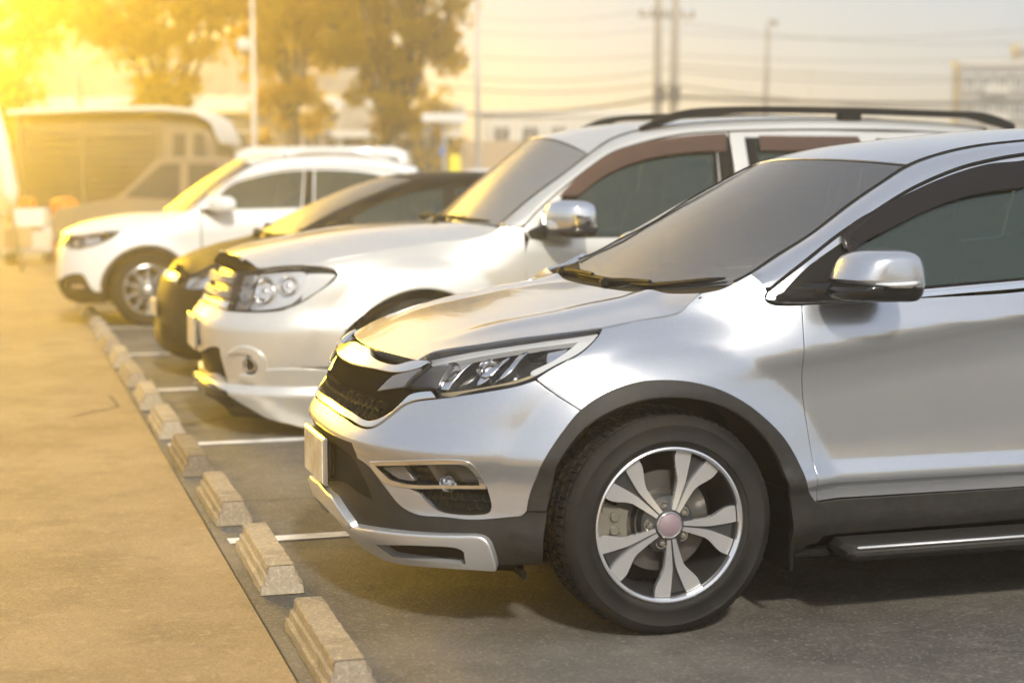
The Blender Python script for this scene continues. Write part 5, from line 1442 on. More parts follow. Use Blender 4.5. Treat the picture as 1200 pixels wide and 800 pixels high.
    # windscreen, roof
    WM = [(.135,0,1.070), (.36,0,1.205), (.62,0,1.375), (.86,0,1.525)]
    ws = Loft(WM, [E1[0], E1[2], E1[4], (.965,-.628,1.498)], 2.0, 2.2, .012)
    panel('windshield', ws.P, hp, M['screen'], root, off=-.006, lip=0, gap=0, h=.04, flipn=False)
    bandw = .045
    panel('windshield_border', ws.P, hp, M['black'], root, off=-.008, lip=0, gap=0, h=.04, holes=[[[(.07, -.95), (.07, .95)], [(.07, .95), (.965, .95)], [(.965, .95), (.965, -.95)], [(.965, -.95), (.07, -.95)]]])
    RM = [(.866,0,1.527), (1.1,0,1.577), (1.4,0,1.615), (1.8,0,1.645), (2.3,0,1.648), (2.85,0,1.60)]
    RE = [(.972,-.624,1.502), (1.09,-.616,1.538), (1.224,-.608,1.564), (1.431,-.601,1.585), (1.8,-.596,1.609), (2.3,-.594,1.614), (2.80,-.585,1.588)]
    rf = Loft(RM, RE, 2.0, 2.4)
    panel('roof', rf.P, hp, body, root, lip=.015, gap=.0015, h=.05)
    rg = Loft([(2.86,0,1.60), (3.05,0,1.45), (3.42,0,1.10)], [(2.79,-.59,1.585), (3.02,-.63,1.44), (3.38,-.70,1.10)], 2, 2.2)
    panel('rear_window', rg.P, hp, M['tint'], root, lip=.02, gap=0, h=.06)
    # cowl with two wipers
    cw = Loft([(.05,0,1.052), (.145,0,1.066)], [(.136,-.79,1.080), (.285,-.75,1.118)], 2, 2.2)
    panel('cowl', cw.P, hp, M['black'], root, lip=.02, gap=0, h=.05)
    wn = (-.42, 0, .9)
    wiper(root, [(.16, -.14, 1.068), (.17, -.28, 1.072), (.205, -.45, 1.088), (.25, -.62, 1.108), (.275, -.69, 1.118)], wn, [(.13, .02, 1.058), (.165, -.10, 1.068), (.175, -.30, 1.076)])
    wiper(root, [(.155, .50, 1.080), (.15, .36, 1.074), (.15, .20, 1.071), (.155, .04, 1.070), (.18, -.12, 1.078)], wn, [(.15, .56, 1.070), (.155, .42, 1.074), (.15, .22, 1.074)])
    # grille
    gr = panel('grille', S, D['gloss'], M['grille'], root, off=-.014, lip=.02, mirror='join', h=.02)
    panel('grille_back', S, [[(0, .87), (.45, .87), (.60, .80)], [(.60, .80), (.45, .66)], [(.45, .66), (0, .66)], [(0, .66), (0, .87)]], M['shell'], gr, off=-.055, lip=0, mirror='join', h=.04)
    hexmesh('grille_mesh', S, D['mesh'], .034, .0045, -.002, .02, M['black'], gr)
    panel('grille_wing', S, D['wing'], M['lampgrey'], gr, off=.006, lip=.012, mirror='copy', h=.02)
    panel('chrome_bar', S, D['chrome_bar'], M['chrome'], gr, off=.012, lip=.03, mirror='join', h=.014, rnd=.006)
    panel('grille_trim', S, D['trim'], M['chrome'], gr, off=.008, lip=.016, mirror='join', h=.014, rnd=.003)
    # headlights
    lamp = panel('headlight', S, D['lamp'], M['gloss'], root, off=-.055, lip=0, gap=.002, mirror=None, h=.03)
    kids = [panel('headlight_bezel', S, D['lamp'], M['gloss'], lamp, off=-.002, lip=.05, gap=.0015, h=.02, holes=[[[tuple(p) for p in inset(outline(D['lamp'], .012), .009)[::2]]]])]
    kids.append(panel('light_guide', S, D['lamp_drl'], M['lampwhite'], lamp, off=-.014, lip=.02, gap=0, h=.014, rnd=.003))
    kids.append(panel('lamp_insert', S, D['lamp_grey'], M['lampgrey'], lamp, off=-.012, lip=.03, gap=0, h=.02, rnd=.003))
    for k in ('lamp_fin1', 'lamp_fin2', 'lamp_fin3'):
        kids.append(panel('reflector_fin', S, D[k], M['reflector'], lamp, off=-.022, lip=.03, gap=0, h=.01, rnd=.004))
    kids.append(panel('side_reflector', S, D['lamp_side'], M['reflector'], lamp, off=-.024, lip=.02, gap=0, h=.01))
    kids.append(panel('turn_signal', S, D['lamp_turn'], M['amber'], lamp, off=-.010, lip=.02, gap=0, h=.012))
    for pxu, zz in ((.60, .868), (.72, .885)):
        p = S(np.array([pxu]), np.array([zz]))[0]; n = surf_n(S, np.array([[pxu, zz]]))[0]
        mb = MB(); q = Vector(n).to_track_quat('Y', 'Z').to_matrix()
        t = MB(); t.lathe([(.034, -.010), (.032, -.02), (.020, -.034), (0, -.038)], 24); t.lathe([(.038, -.006), (.034, -.010), (.034, -.02)], 24)
        mb.add([q @ Vector(v) + Vector(p) - Vector(n)*.012 for v in t.V], t.F)
        kids.append(mb.build('projector_bowl', M['reflector'], lamp, sharp=40))
    kids.append(panel('headlight_lens', S, D['lamp'], M['lens'], lamp, off=.001, lip=0, gap=.003, h=.02))
    l2 = mirror_obj(lamp)
    for k in kids:
        c = mirror_obj(k); c.parent = l2
    # fog lamps
    fr = panel('fog_lamp', S, D['fog_frame'], M['chrome'], root, off=.004, lip=.03, gap=.0005, holes=[D['fog_bay']], h=.012, rnd=.003)
    k2 = [panel('fog_bay', S, D['fog_bay'], M['gloss'], fr, off=-.032, lip=0, gap=-.002, h=.02),
          panel('fog_reflector', S, D['fog_lens'], M['lampgrey'], fr, off=-.026, lip=.0, gap=.002, h=.015)]
    p = S(np.array([.70]), np.array([.515]))[0]; n = Vector(surf_n(S, np.array([[.70, .515]]))[0])
    t = MB(); t.lathe([(.030, .0), (.027, -.004), (.020, .012), (.011, .018), (.011, .004), (0, .0)], 24)
    q = n.to_track_quat('-Y', 'Z').to_matrix()
    mb = MB(); mb.add([q @ Vector(v) + Vector(p) - n*.010 for v in t.V], t.F); k2.append(mb.build('fog_bulb', M['reflector'], fr, sharp=30))
    k2.append(panel('fog_fin', S, D['fog_fin'], M['lampgrey'], fr, off=-.012, lip=.02, gap=0, h=.012))
    k2.append(panel('fog_lens', S, D['fog_lens'], M['lens'], fr, off=-.003, lip=0, gap=.001, h=.02))
    f2 = mirror_obj(fr)
    for k in k2: mirror_obj(k).parent = f2
    panel('fog_insert', S, D['fog_mesh'], M['black'], root, off=-.022, lip=0, gap=-.004, mirror='copy', h=.02)
    fgm = hexmesh('fog_grille', S, D['fog_mesh'], .03, .004, -.014, .012, M['black'], root); fgm['kind'] = 'stuff'
    # plate on its holder
    mb = MB(); mb.box((-.952, 0, .505), (.02, .36, .165), .006); pl = mb.build('license_plate', M['chrome'], root, sharp=30)
    mb = MB(); mb.box((-.963, 0, .505), (.004, .335, .145), .001); mb.build('plate_face', M['plate'], pl, sharp=30)
    mb = MB(); mb.box((-.935, 0, .505), (.03, .30, .12), .01); mb.build('plate_bracket', M['black'], pl, sharp=30)
    # mirrors
    A, Bz = (1, 0, 0), (0, 0, 1)
    CAP = MIRROR_CAP; BASE = MIRROR_BASE
    def shell(outl, nm, m_, grow, y0=-.905, y1=-1.105):
        o = np.array(spline(outl + [outl[0]], .008)); c = np.array([.655, 1.165]); V = []; n = len(o)
        lv = [(0., .60), (.05, .80), (.16, .94), (.35, 1.), (.55, 1.), (.75, .95), (.89, .84), (.97, .66), (1., .45)]
        for t, sc in lv:
            y = y0 + (y1-y0)*t
            for x, z in o: V.append((c[0] + (x-c[0])*sc*.88*grow + (t-.5)*.03, y, c[1] + (z-c[1])*(sc*.6+.4)*grow - (1-sc)*.02))
        b_ = MB(); L = len(lv)
        F = [(i_*n+k_, i_*n+(k_+1) % n, (i_+1)*n+(k_+1) % n, (i_+1)*n+k_) for i_ in range(L-1) for k_ in range(n)] + [tuple(range(n)), tuple((L-1)*n+k_ for k_ in reversed(range(n)))]
        b_.add(V, F); return b_.build(nm, m_, root, sharp=50)
    mo = shell(CAP, 'door_mirror', M['silver'], 1.)
    lo_ = shell(BASE, 'mirror_base', M['gloss'], .985); lo_.parent = mo
    k3 = [lo_]
    k3.append(blob_shape('mirror_stalk', [((.50,-.868,1.098),.045,.030,A,Bz,3), ((.53,-.90,1.10),.05,.026,A,Bz,3), ((.58,-.94,1.11),.05,.022,A,Bz,3)], M['gloss'], mo, 20))
    k3.append(blob_shape('mirror_sill', [((.40,-.874,1.080),.04,.014,A,Bz,3), ((.47,-.885,1.090),.08,.022,A,Bz,3), ((.52,-.902,1.095),.06,.018,A,Bz,3)], M['black'], mo, 20))
    mb = MB(); mb.box((.722, -1.0, 1.152), (.006, .13, .10), .002); k3.append(mb.build('mirror_glass', M['chrome'], mo, sharp=30))
    mb = MB(); pts = [(.60,-1.085,1.132), (.635,-1.104,1.131), (.675,-1.115,1.132), (.715,-1.112,1.134), (.745,-1.095,1.136)]
    mb.tube([Vector(p)+Vector((-.012, -.014, 0)) for p in pts], [.003,.006,.007,.007,.004], 8); k3.append(mb.build('turn_repeater', M['lampwhite'], mo))
    m2 = mirror_obj(mo)
    for k in k3: mirror_obj(k).parent = m2
    # running boards
    for s in (-1, 1):
        mb = MB(); mb.box((1.32, s*.925, .268), (1.50, .17, .055), .022); rb = mb.build('running_board', M['clad'], root, sharp=40)
        mb = MB(); mb.box((1.325, s*1.006, .288), (1.46, .012, .010), .004); mb.build('chrome_strip', M['satin'], rb, sharp=40)
        mb = MB(); mb.box((.42, s*.80, .33), (.02, .20, .26), .006); mb.build('mud_flap', M['black'], root, sharp=40)
    for xx, st in ((0, R(0)), (2.62, 0)):
        make_wheel(root, (xx, -.889, .3765), .358, .225, .2445, 'twist', st)
        make_wheel(root, (xx, .889, .3765), .358, .225, .2445, 'twist', st, far=True, detail=False)
    under(root, b, .22, 1.14, -.47, 3.35, [(0,.36,.455), (2.62,.36,.455)], .24, lambda x: .66 if x < -.38 else (.93 if x < .3 else 1.06))
    cabin(root, .62, (1.25, 2.1), .42, .72, 1.06)
    return root
build_silver()
# ---------------------------------------------------------------- the other three cars
HP = [[(0, -1), (0, 1)], [(0, 1), (1, 1)], [(1, 1), (1, -1)], [(1, -1), (0, -1)]]


def densify(c, n):
    t = np.linalg.norm(np.diff(np.array(c), axis=0), axis=1).sum()/n
    p = np.array(spline(c, t)); l = np.concatenate([[0], np.cumsum(np.linalg.norm(np.diff(p, axis=0), axis=1))]); l /= l[-1]
    q = np.linspace(0, 1, n); return np.stack([np.interp(q, l, p[:, k]) for k in range(3)], 1)


def pillar_surface(E1, E2, out=.016):
    A1, A2 = densify(E1, 90), densify(E2, 90); q = np.linspace(0, 1, 90)
    def PS(u, v):
        a = np.stack([np.interp(u, q, A1[:, k]) for k in range(3)], -1); c = np.stack([np.interp(u, q, A2[:, k]) for k in range(3)], -1)
        v = np.asarray(v)[..., None]
        return a*(1-v) + c*v + np.array([-.35, -.75, .55])*out*4*v*(1-v)
    return PS


def arch_run(cx, cz, r, a0, a1, n=16, rx=1.0):
    return [(cx + r*rx*math.cos(R(a0+(a1-a0)*k/(n-1))), cz + r*math.sin(R(a0+(a1-a0)*k/(n-1)))) for k in range(n)]


def upper_body(root, S, body, E1, E2, WM, RM, REAR, hoodM, hoodE, cowl, h=.05, hk=3.0, screen='screen'):
    hood = Loft(hoodM, hoodE, 2.0, hk)
    panel('hood', hood.P, HP, body, root, lip=.025, gap=.0015, h=.03)
    PS = pillar_surface(E1, E2)
    panel('roof_pillar', PS, [[(0, .01), (1, .01)], [(1, .01), (1, .97)], [(1, .97), (0, .97)], [(0, .97), (0, .01)]], body, root, lip=.03, gap=0, h=.04, edge=.025, mirror='copy', flipn=True)
    seams(root, E1, E2)
    k = max(range(len(E1)), key=lambda i: -abs(E1[i][0]-WM[-1][0]-.12))
    ws = Loft(WM, E1[:k+1], 2.0, 2.2, .012)
    panel('windshield', ws.P, HP, M[screen], root, off=-.006, lip=0, gap=0, h=.05)
    panel('windshield_border', ws.P, HP, M['black'], root, off=-.009, lip=0, gap=0, h=.05, holes=[[[(.06, -.95), (.06, .95)], [(.06, .95), (.96, .95)], [(.96, .95), (.96, -.95)], [(.96, -.95), (.06, -.95)]]])
    rf = Loft(RM, [(x, y*.992, z+.002) for x, y, z in E1[k:]], 2.0, 2.4)
    panel('roof', rf.P, HP, body, root, lip=.02, gap=.001, h=.06)
    rg = Loft(REAR[0], REAR[1], 2, 2.2)
    panel('rear_window', rg.P, HP, M['tint'], root, lip=.02, gap=0, h=.08)
    cw = Loft(cowl[0], cowl[1], 2, 2.2)
    panel('cowl', cw.P, HP, M['black'], root, lip=.02, gap=0, h=.06)
    return ws


def build_wagon():
    D = WAGON_D; b = Body(WAGON); S = b.B; body = M['pearl']
    root = empty('parked_car', (2.22, 9.85, 0), 'large pearl white SUV with black roof rails, chrome mirror and chrome grille', 'car', 'cars parked side by side')
    U = lambda x: x + 1.40
    P = lambda *uz: [tuple(S(u, z)) for u, z in uz]
    hoodE = P((.393, .976), (.45, .960), (.5556, .929), (.67, .948), (.769, .953), (.88, .975), (1.05, 1.008), (1.25, 1.035), (1.5, 1.062), (1.70, 1.085), (1.80, 1.115), (1.845, 1.150))
    hoodM = [(-.965,0,.988), (-.90,0,1.012), (-.80,0,1.038), (-.60,0,1.075), (-.22,0,1.138), (.10,0,1.160), (.30,0,1.166)]
    E1 = [(.482,-.78,1.160), (.62,-.76,1.272), (.744,-.74,1.359), (.883,-.71,1.444), (1.054,-.67,1.56), (1.20,-.63,1.646), (1.389,-.615,1.703), (1.677,-.61,1.74), (1.997,-.61,1.763),
          (2.6,-.61,1.780), (3.2,-.60,1.770), (3.75,-.58,1.73)]
    G = D['gasket'][0]
    gt = G[3:] + [(3.9, 1.715), (4.6, 1.71), (5.15, 1.68)]
    E2 = P((1.905, 1.150), (1.985, 1.155)) + P(*gt)
    upper_body(root, S, body, E1, E2, [(.36,0,1.168), (.55,0,1.335), (.75,0,1.51), (.93,0,1.668)],
               [(.945,0,1.672), (1.26,0,1.737), (1.69,0,1.780), (2.5,0,1.812), (3.13,0,1.802), (3.8,0,1.745)],
               ([(3.80,0,1.745), (3.9,0,1.5), (3.98,0,1.12)], [(3.75,-.58,1.73), (3.86,-.66,1.5), (3.93,-.76,1.12)]),
               hoodM, hoodE, ([(.29,0,1.145), (.40,0,1.160)], [(.47,-.83,1.135), (.50,-.78,1.155)]), screen='screen2')
    L = D['lamp']
    seam = [(.7371, .7098), (.9418, .6621)]
    arch = arch_run(U(0), .385, .432, 158, -8, 22)
    panel('front_bumper', S, D['bumper'], body, root, mirror='join', h=.022, lip=.03, gap=.0012)
    panel('bumper_trim', S, D['kit'], body, root, off=.014, mirror='copy', h=.022, lip=.04, rnd=.005, gap=.0012)
    panel('chin_panel', S, D['chin'], body, root, off=-.004, mirror='join', h=.025, lip=.03)
    panel('lower_intake', S, D['intake'], M['black'], root, off=-.03, mirror='join', h=.03, lip=0, gap=-.01)
    panel('bumper_lip', S, D['lip'], M['gloss'], root, off=.020, mirror='join', h=.02, lip=.06, rnd=.006)
    panel('wheel_arch_flare', S, [[(.9418, .6621), (1.02, .617), arch[0]], [arch[0], (.985, .44), (.960, .397)], [(.960, .397), (.80, .395)], [(.80, .395), (.835, .50), (.88, .59), (.9418, .6621)]], body, root, off=.004, mirror='copy', h=.022, lip=.03)
    fend = [[(.9516, .902), (.9399, .8698), (.8662, .7963), (.7961, .7359), (.7371, .7098)], [(.7371, .7098), (.9418, .6621)], [(.9418, .6621), (1.02, .617), arch[0]], arch, [arch[-1], (1.86, .28)], [(1.86, .28), (2.03, .30)],
            [(2.03, .30), (2.0, .6), (1.9939, .8826), (1.9917, 1.0118), (1.985, 1.142)], [(1.985, 1.142), (1.86, 1.153)], [(1.86, 1.153), (1.81, 1.112), (1.70, 1.085), (1.5, 1.062), (1.25, 1.035), (1.05, 1.008), (.88, .975), (.775, .9545)], [(.775, .9545), (.7688, .9485)], [(.7688, .9485), (.8775, .940), (.932, .924), (.9516, .902)]]
    panel('fender', S, fend, body, root, mirror='copy', h=.022, lip=.03)
    belt = lambda u: 1.074 + (u-2.17)*.012
    panel('door', S, [[(1.996, .8826), (2.003, .6), (2.033, .30)], [(2.033, .30), (3.36, .30)], [(3.36, .30), (3.33, .6), (3.335, belt(3.3))], [(3.335, belt(3.3)), (2.02, belt(2.02)+.01)], [(2.02, belt(2.02)+.01), (1.994, 1.0118), (1.996, .8826)]], body, root, mirror='copy', h=.035, lip=.03)
    panel('rear_door', S, [[(3.338, belt(3.3)), (3.333, .6), (3.363, .30)], [(3.363, .30), (3.83, .30)]]+[[(3.83, .30), (3.90, .60), (4.1, .80)], [(4.1, .80), (4.25, .85), (4.27, belt(4.27))], [(4.27, belt(4.27)), (3.338, belt(3.3))]], body, root, mirror='copy', h=.05, lip=.03)
    panel('rear_quarter', S, [[(4.273, belt(4.27)), (4.253, .85), (4.5, .82), (4.66, .70), (4.73, .5), (4.76, .32)], [(4.76, .32), (b.Uend, .36)], [(b.Uend, .36), (b.Uend, 1.10)], [(b.Uend, 1.10), (4.273, belt(4.27))]], body, root, mirror='copy', h=.05, lip=.03)
    # upper sides: frames, glass, visors
    gl = [[(2.06, 1.085), (2.10, 1.19), (2.2431, 1.315), (2.50, 1.486), (2.7046, 1.585), (3.0136, 1.640), (3.24, 1.665)], [(3.24, 1.665), (3.20, belt(3.2)+.006)], [(3.20, belt(3.2)+.006), (2.06, 1.085)]]
    fr = [[(1.990, 1.142), (2.0706, 1.2303)] + G[4:], [G[-1], (3.335, belt(3.3))], [(3.335, belt(3.3)), (2.02, belt(2.02)+.011)], [(2.02, belt(2.02)+.011), (1.990, 1.142)]]
    panel('door_frame', S, fr, body, root, mirror='copy', h=.05, lip=.02, holes=[gl], off=-.003)
    wi = [[(2.12, 1.10), (2.30, 1.285), (2.52, 1.43), (2.76, 1.515), (3.07, 1.565), (3.21, 1.575)], [(3.21, 1.575), (3.175, belt(3.2)+.02)], [(3.175, belt(3.2)+.02), (2.12, 1.10)]]
    panel('window_sash', S, gl, M['black'], root, mirror='copy', h=.05, lip=.02, holes=[wi], off=-.008)
    panel('side_window', S, wi, M['tint'], root, mirror='copy', h=.06, lip=0, off=-.014, gap=-.004)
    VO, VI = D['visor_o'][0], D['visor_i'][0]
    panel('window_visor', S, [VO, [VO[-1], VI[-1]], VI[::-1], [VI[0], VO[0]]], M['redvisor'], root, mirror='copy', h=.03, lip=.02, off=.018, rnd=.006)
    panel('pillar_trim', S, [[(3.245, 1.665), (3.328, 1.672)], [(3.328, 1.672), (3.325, belt(3.3)+.012)], [(3.325, belt(3.3)+.012), (3.215, belt(3.2)+.012)], [(3.215, belt(3.2)+.012), (3.245, 1.665)]], M['black'], root, mirror='copy', h=.05, lip=.01, off=.002)
    def rear_glass(ua, ub, sl):
        return [[(ua, 1.665), (ub, 1.655-sl)], [(ub, 1.655-sl), (ub+sl, belt(ub)+.02)], [(ub+sl, belt(ub)+.02), (ua, belt(ua)+.02)], [(ua, belt(ua)+.02), (ua, 1.665)]]
    q1, q2 = rear_glass(3.43, 4.20, 0.), rear_glass(4.31, 5.0, .05)
    panel('rear_frame', S, [[(3.338, 1.70), (3.9, 1.713), (4.6, 1.708), (5.12, 1.675)], [(5.12, 1.675), (5.30, belt(5.2))], [(5.30, belt(5.2)), (3.338, belt(3.34))], [(3.338, belt(3.34)), (3.338, 1.70)]], body, root, mirror='copy', h=.06, lip=.02, off=-.003, holes=[q1, q2])
    for q in (q1, q2): panel('side_window', S, q, M['tint'], root, mirror='copy', h=.08, lip=0, off=-.014, gap=-.004)
    panel('pillar_trim', S, [[(3.44, 1.655), (3.50, 1.655)], [(3.50, 1.655), (3.50, belt(3.5)+.03)], [(3.50, belt(3.5)+.03), (3.44, belt(3.44)+.03)], [(3.44, belt(3.44)+.03), (3.44, 1.655)]], M['black'], root, mirror='copy', h=.06, lip=.01, off=-.006)
    panel('window_visor', S, [[(3.52, 1.668), (4.18, 1.668)], [(4.18, 1.668), (4.19, 1.585)], [(4.19, 1.585), (3.52, 1.585)], [(3.52, 1.585), (3.52, 1.668)]], M['redvisor'], root, mirror='copy', h=.04, lip=.02, off=.016, rnd=.006)
    # headlights
    lamp = panel('headlight', S, L, M['lampgrey'], root, off=-.06, lip=0, gap=.002, h=.03)
    kids = [panel('headlight_bezel', S, L, M['gloss'], lamp, off=-.002, lip=.055, gap=.001, h=.02, holes=[[[tuple(p) for p in inset(outline(L, .012), .0055)[::2]]]])]
    kids.append(panel('reflector', S, D['lamp_refl'], M['lampsilver'], lamp, off=-.04, lip=.03, gap=0, h=.02))
    kids.append(panel('reflector', S, D['lamp_left'], M['lampsilver'], lamp, off=-.03, lip=.03, gap=.003, h=.02))
    kids.append(panel('side_reflector', S, D['lamp_side'], M['lampwhite'], lamp, off=-.03, lip=.02, gap=0, h=.02))
    for uu, zz, r in ((.60, .815, .075), (.50, .79, .060), (.72, .845, .055)):
        p = Vector(S(uu, zz)); n = Vector(surf_n(S, np.array([[uu, zz]]))[0]); q = n.to_track_quat('-Y', 'Z').to_matrix()
        t = MB(); t.lathe([(r, -.004), (r*.96, -.006), (r*.8, .014), (r*.4, .03), (.012, .034), (.011, .006), (0, .002)], 28)
        mb = MB(); mb.add([q @ Vector(v) + p - n*.02 for v in t.V], t.F); kids.append(mb.build('reflector_bowl', M['reflector'], lamp, sharp=30))
    kids.append(panel('headlight_lens', S, L, M['lens'], lamp, off=.002, lip=0, gap=.003, h=.02))
    l2 = mirror_obj(lamp)
    for k in kids: mirror_obj(k).parent = l2
    # grille: dark hollow, chrome hood and two ribbed chrome bars
    gr = panel('grille', S, D['grille'], M['gloss'], root, off=-.05, lip=0, mirror='join', h=.03)
    panel('grille_back', S, [[(0, .97), (.44, .95)], [(.44, .95), (.44, .68)], [(.44, .68), (0, .68)], [(0, .68), (0, .97)]], M['shell'], gr, off=-.07, lip=0, mirror='join', h=.05)
    top = [[(0, .988), (.20, .984), (.3909, .9723), (.47, .955), (.545, .924)], [(.545, .924), (.44, .914)], [(.44, .914), (.30, .925), (0, .930)], [(0, .930), (0, .988)]]
    panel('grille_hood', S, top, M['grille'], gr, off=.004, lip=.03, mirror='join', h=.02, rnd=.006)
    for z0 in (.855, .775):
        bar = [[(0, z0+.022), (.25, z0+.020), (.402, z0+.014)], [(.402, z0+.014), (.402, z0-.026)], [(.402, z0-.026), (.25, z0-.024), (0, z0-.022)], [(0, z0-.022), (0, z0+.022)]]
        br = panel('grille_bar', S, bar, M['alloygrey'], gr, off=-.014, lip=.03, mirror='join', h=.02, rnd=.006)
        mb = MB()
        for u in np.arange(.012, .40, .017):
            for dz in (.009, -.011):
                p = Vector(S(u, z0+dz)); n = Vector(surf_n(S, np.array([[u, z0+dz]]))[0])
                for s in (1, -1):
                    mb.box((p.x + n.x*-.012, s*(p.y+n.y*-.012), p.z), (.012, .010, .014), .003)
        o = mb.build('bar_ribs', M['chrome'], br, smooth=False, kind='stuff')
    low = [[(0, .735), (.25, .735), (.405, .735)], [(.405, .735), (.39, .702)], [(.39, .702), (.2, .712), (0, .712)], [(0, .712), (0, .735)]]
    panel('grille_frame', S, low, M['chrome'], gr, off=-.006, lip=.03, mirror='join', h=.02, rnd=.005)
    # fog lamp in its scoop
    fg = panel('fog_lamp', S, D['fog'], M['gloss'], root, off=.002, lip=.01, gap=0, h=.015, rnd=.003)
    c = np.mean([p for s in D['fog'] for p in s], 0)
    p = Vector(S(c[0], c[1])); n = Vector(surf_n(S, c[None])[0]); q = n.to_track_quat('-Y', 'Z').to_matrix()
    t = MB(); t.lathe([(.050, .0), (.046, -.012), (.038, -.010), (.034, .010), (0, .016)], 28)
    mb = MB(); mb.add([q @ (Vector(v)*.9) + p + n*.004 for v in t.V], t.F); f1 = mb.build('fog_reflector', M['reflector'], fg, sharp=30)
    fr = panel('fog_bezel', S, [[(c[0]-.11, c[1]+.052), (c[0]-.02, c[1]+.095), (c[0]+.06, c[1]+.060), (c[0]+.075, c[1]-.02), (c[0]+.05, c[1]-.085), (c[0]-.03, c[1]-.10)], [(c[0]-.03, c[1]-.10), (c[0]-.06, c[1]-.07), (c[0]+.02, c[1]-.06), (c[0]+.045, c[1]), (c[0]+.02, c[1]+.05), (c[0]-.04, c[1]+.065), (c[0]-.11, c[1]+.052)]], body, fg, off=.018, lip=.03, gap=0, h=.014, rnd=.008)
    f2 = mirror_obj(fg); mirror_obj(f1).parent = f2; mirror_obj(fr).parent = f2
    # plate, mirrors, rails, wipers
    mb = MB(); mb.box((-1.170, 0, .535), (.018, .37, .20), .005); pl = mb.build('license_plate', M['chrome'], root, sharp=30)
    mb = MB(); mb.box((-1.180, 0, .535), (.004, .34, .17), .001); mb.build('plate_face', M['plate'], pl, sharp=30)
    mb = MB(); mb.box((-1.16, 0, .53), (.03, .30, .12), .01); mb.build('plate_bracket', M['black'], pl, sharp=30)
    A, Z = (1, 0, 0), (0, 0, 1)
    cap = [((.76,-.93,1.195),.06,.07,A,Z,2.8), ((.78,-.955,1.20),.10,.092,A,Z,3.2), ((.80,-1.02,1.205),.115,.098,A,Z,3.4), ((.83,-1.10,1.205),.11,.095,A,Z,3.4), ((.85,-1.15,1.203),.085,.082,A,Z,3.2), ((.855,-1.17,1.20),.05,.055,A,Z,2.8)]
    mo = blob_shape('door_mirror', cap, M['chrome'], root, 36)
    k3 = [blob_shape('mirror_base', [((c[0]+.006, c[1], c[2]-.075), a*.99, bb*.42, A_, Z_, e) for c, a, bb, A_, Z_, e in cap], M['gloss'], mo, 30),
          blob_shape('mirror_stalk', [((.66,-.875,1.10),.07,.03,A,Z,3), ((.70,-.92,1.12),.06,.04,A,Z,3), ((.75,-.98,1.15),.06,.04,A,Z,3)], M['gloss'], mo, 20)]
    m2 = mirror_obj(mo)
    for k in k3: mirror_obj(k).parent = m2
    for s in (-1, 1):
        y = .62*s
        pts = [(1.39, y, 1.712), (1.48, y, 1.752), (1.58, y, 1.790), (1.70, y, 1.818), (1.95, y, 1.835), (2.3, y, 1.842), (2.9, y, 1.838), (3.4, y, 1.828), (3.63, y, 1.822), (3.76, y, 1.805), (3.86, y, 1.775), (3.95, y, 1.735)]
        mb = MB(); V = []
        C = densify(pts, 60)
        for i, p in enumerate(C):
            e = min(1, min(i, 59-i)/8)
            lo = .024*e + (p[2]-1.70)*(1-e)*.55 + .004
            for a, z in ((-.024, .0), (-.018, .012), (.018, .012), (.024, 0), (.024, -lo), (-.024, -lo)): V.append((p[0], p[1]+a, p[2]+z))
        F = [(i*6+j, i*6+(j+1) % 6, (i+1)*6+(j+1) % 6, (i+1)*6+j) for i in range(59) for j in range(6)] + [tuple(range(6)), tuple(59*6+j for j in (5,4,3,2,1,0))]
        mb.add(V, F); rl = mb.build('roof_rail', M['black'], root, sharp=35)
        mb = MB(); mb.box((2.76, y, 1.805), (.16, .05, .075), .012); mb.build('rail_foot', M['black'], rl, sharp=35)
    wn = (-.55, 0, .83)
    wiper(root, [(.40, -.02, 1.172), (.395, -.2, 1.172), (.42, -.42, 1.170), (.47, -.64, 1.166)], wn, [(.36, .06, 1.158), (.395, -.08, 1.17), (.42, -.32, 1.172)])
    wiper(root, [(.44, .60, 1.168), (.40, .42, 1.170), (.39, .2, 1.172), (.395, .04, 1.172)], wn, [(.40, .66, 1.155), (.40, .5, 1.168), (.39, .3, 1.172)])
    mb = MB(); mb.box((.22, -.30, 1.168), (.03, .03, .016), .006); mb.build('washer_nozzle', M['black'], root, sharp=40)
    for xx in (0, 2.90):
        make_wheel(root, (xx, -.915, .383), .386, .24, .235, 6, detail=False)
        make_wheel(root, (xx, .915, .383), .386, .24, .235, 6, far=True, detail=False)
    under(root, b, .16, 1.16, -.62, 3.75, [(0,.385,.43), (2.90,.385,.43)], .26, lambda x: .62 if x < -.36 else (1.0 if x < .5 else 1.05))
    cabin(root, .86, (1.45, 2.3), .52, .74, 1.10)
    return root


def build_plain(spec, D, loc, label, body, hoodM, hoodE, E1, gask, WM, RM, REAR, cowl, win, belt, arch, arch2, wheel, doors, z0, lampkeys, mirror, cladmat=None, screw=None, zc=None, plate=None):
    """the sedan and the far white car, of which the photo shows the front quarter and the glass"""
    b = Body(spec); S = b.B; xo = b.L - b.xc
    root = empty('parked_car', loc, label, 'car', 'cars parked side by side')
    P = lambda uz: [tuple(S(u, z)) for u, z in uz]
    HE = P(hoodE)
    upper_body(root, S, body, E1, P(gask), WM, RM, REAR, hoodM, HE, cowl, screen='screen3')
    bt = belt; ua, ub, uc, ud = doors
    r = arch_run(xo, arch[0], arch[1], 180, 0, 22); r2 = arch_run(xo+arch2[0], arch[0], arch2[1], 180, 0, 22)
    return b, S, root, r, r2


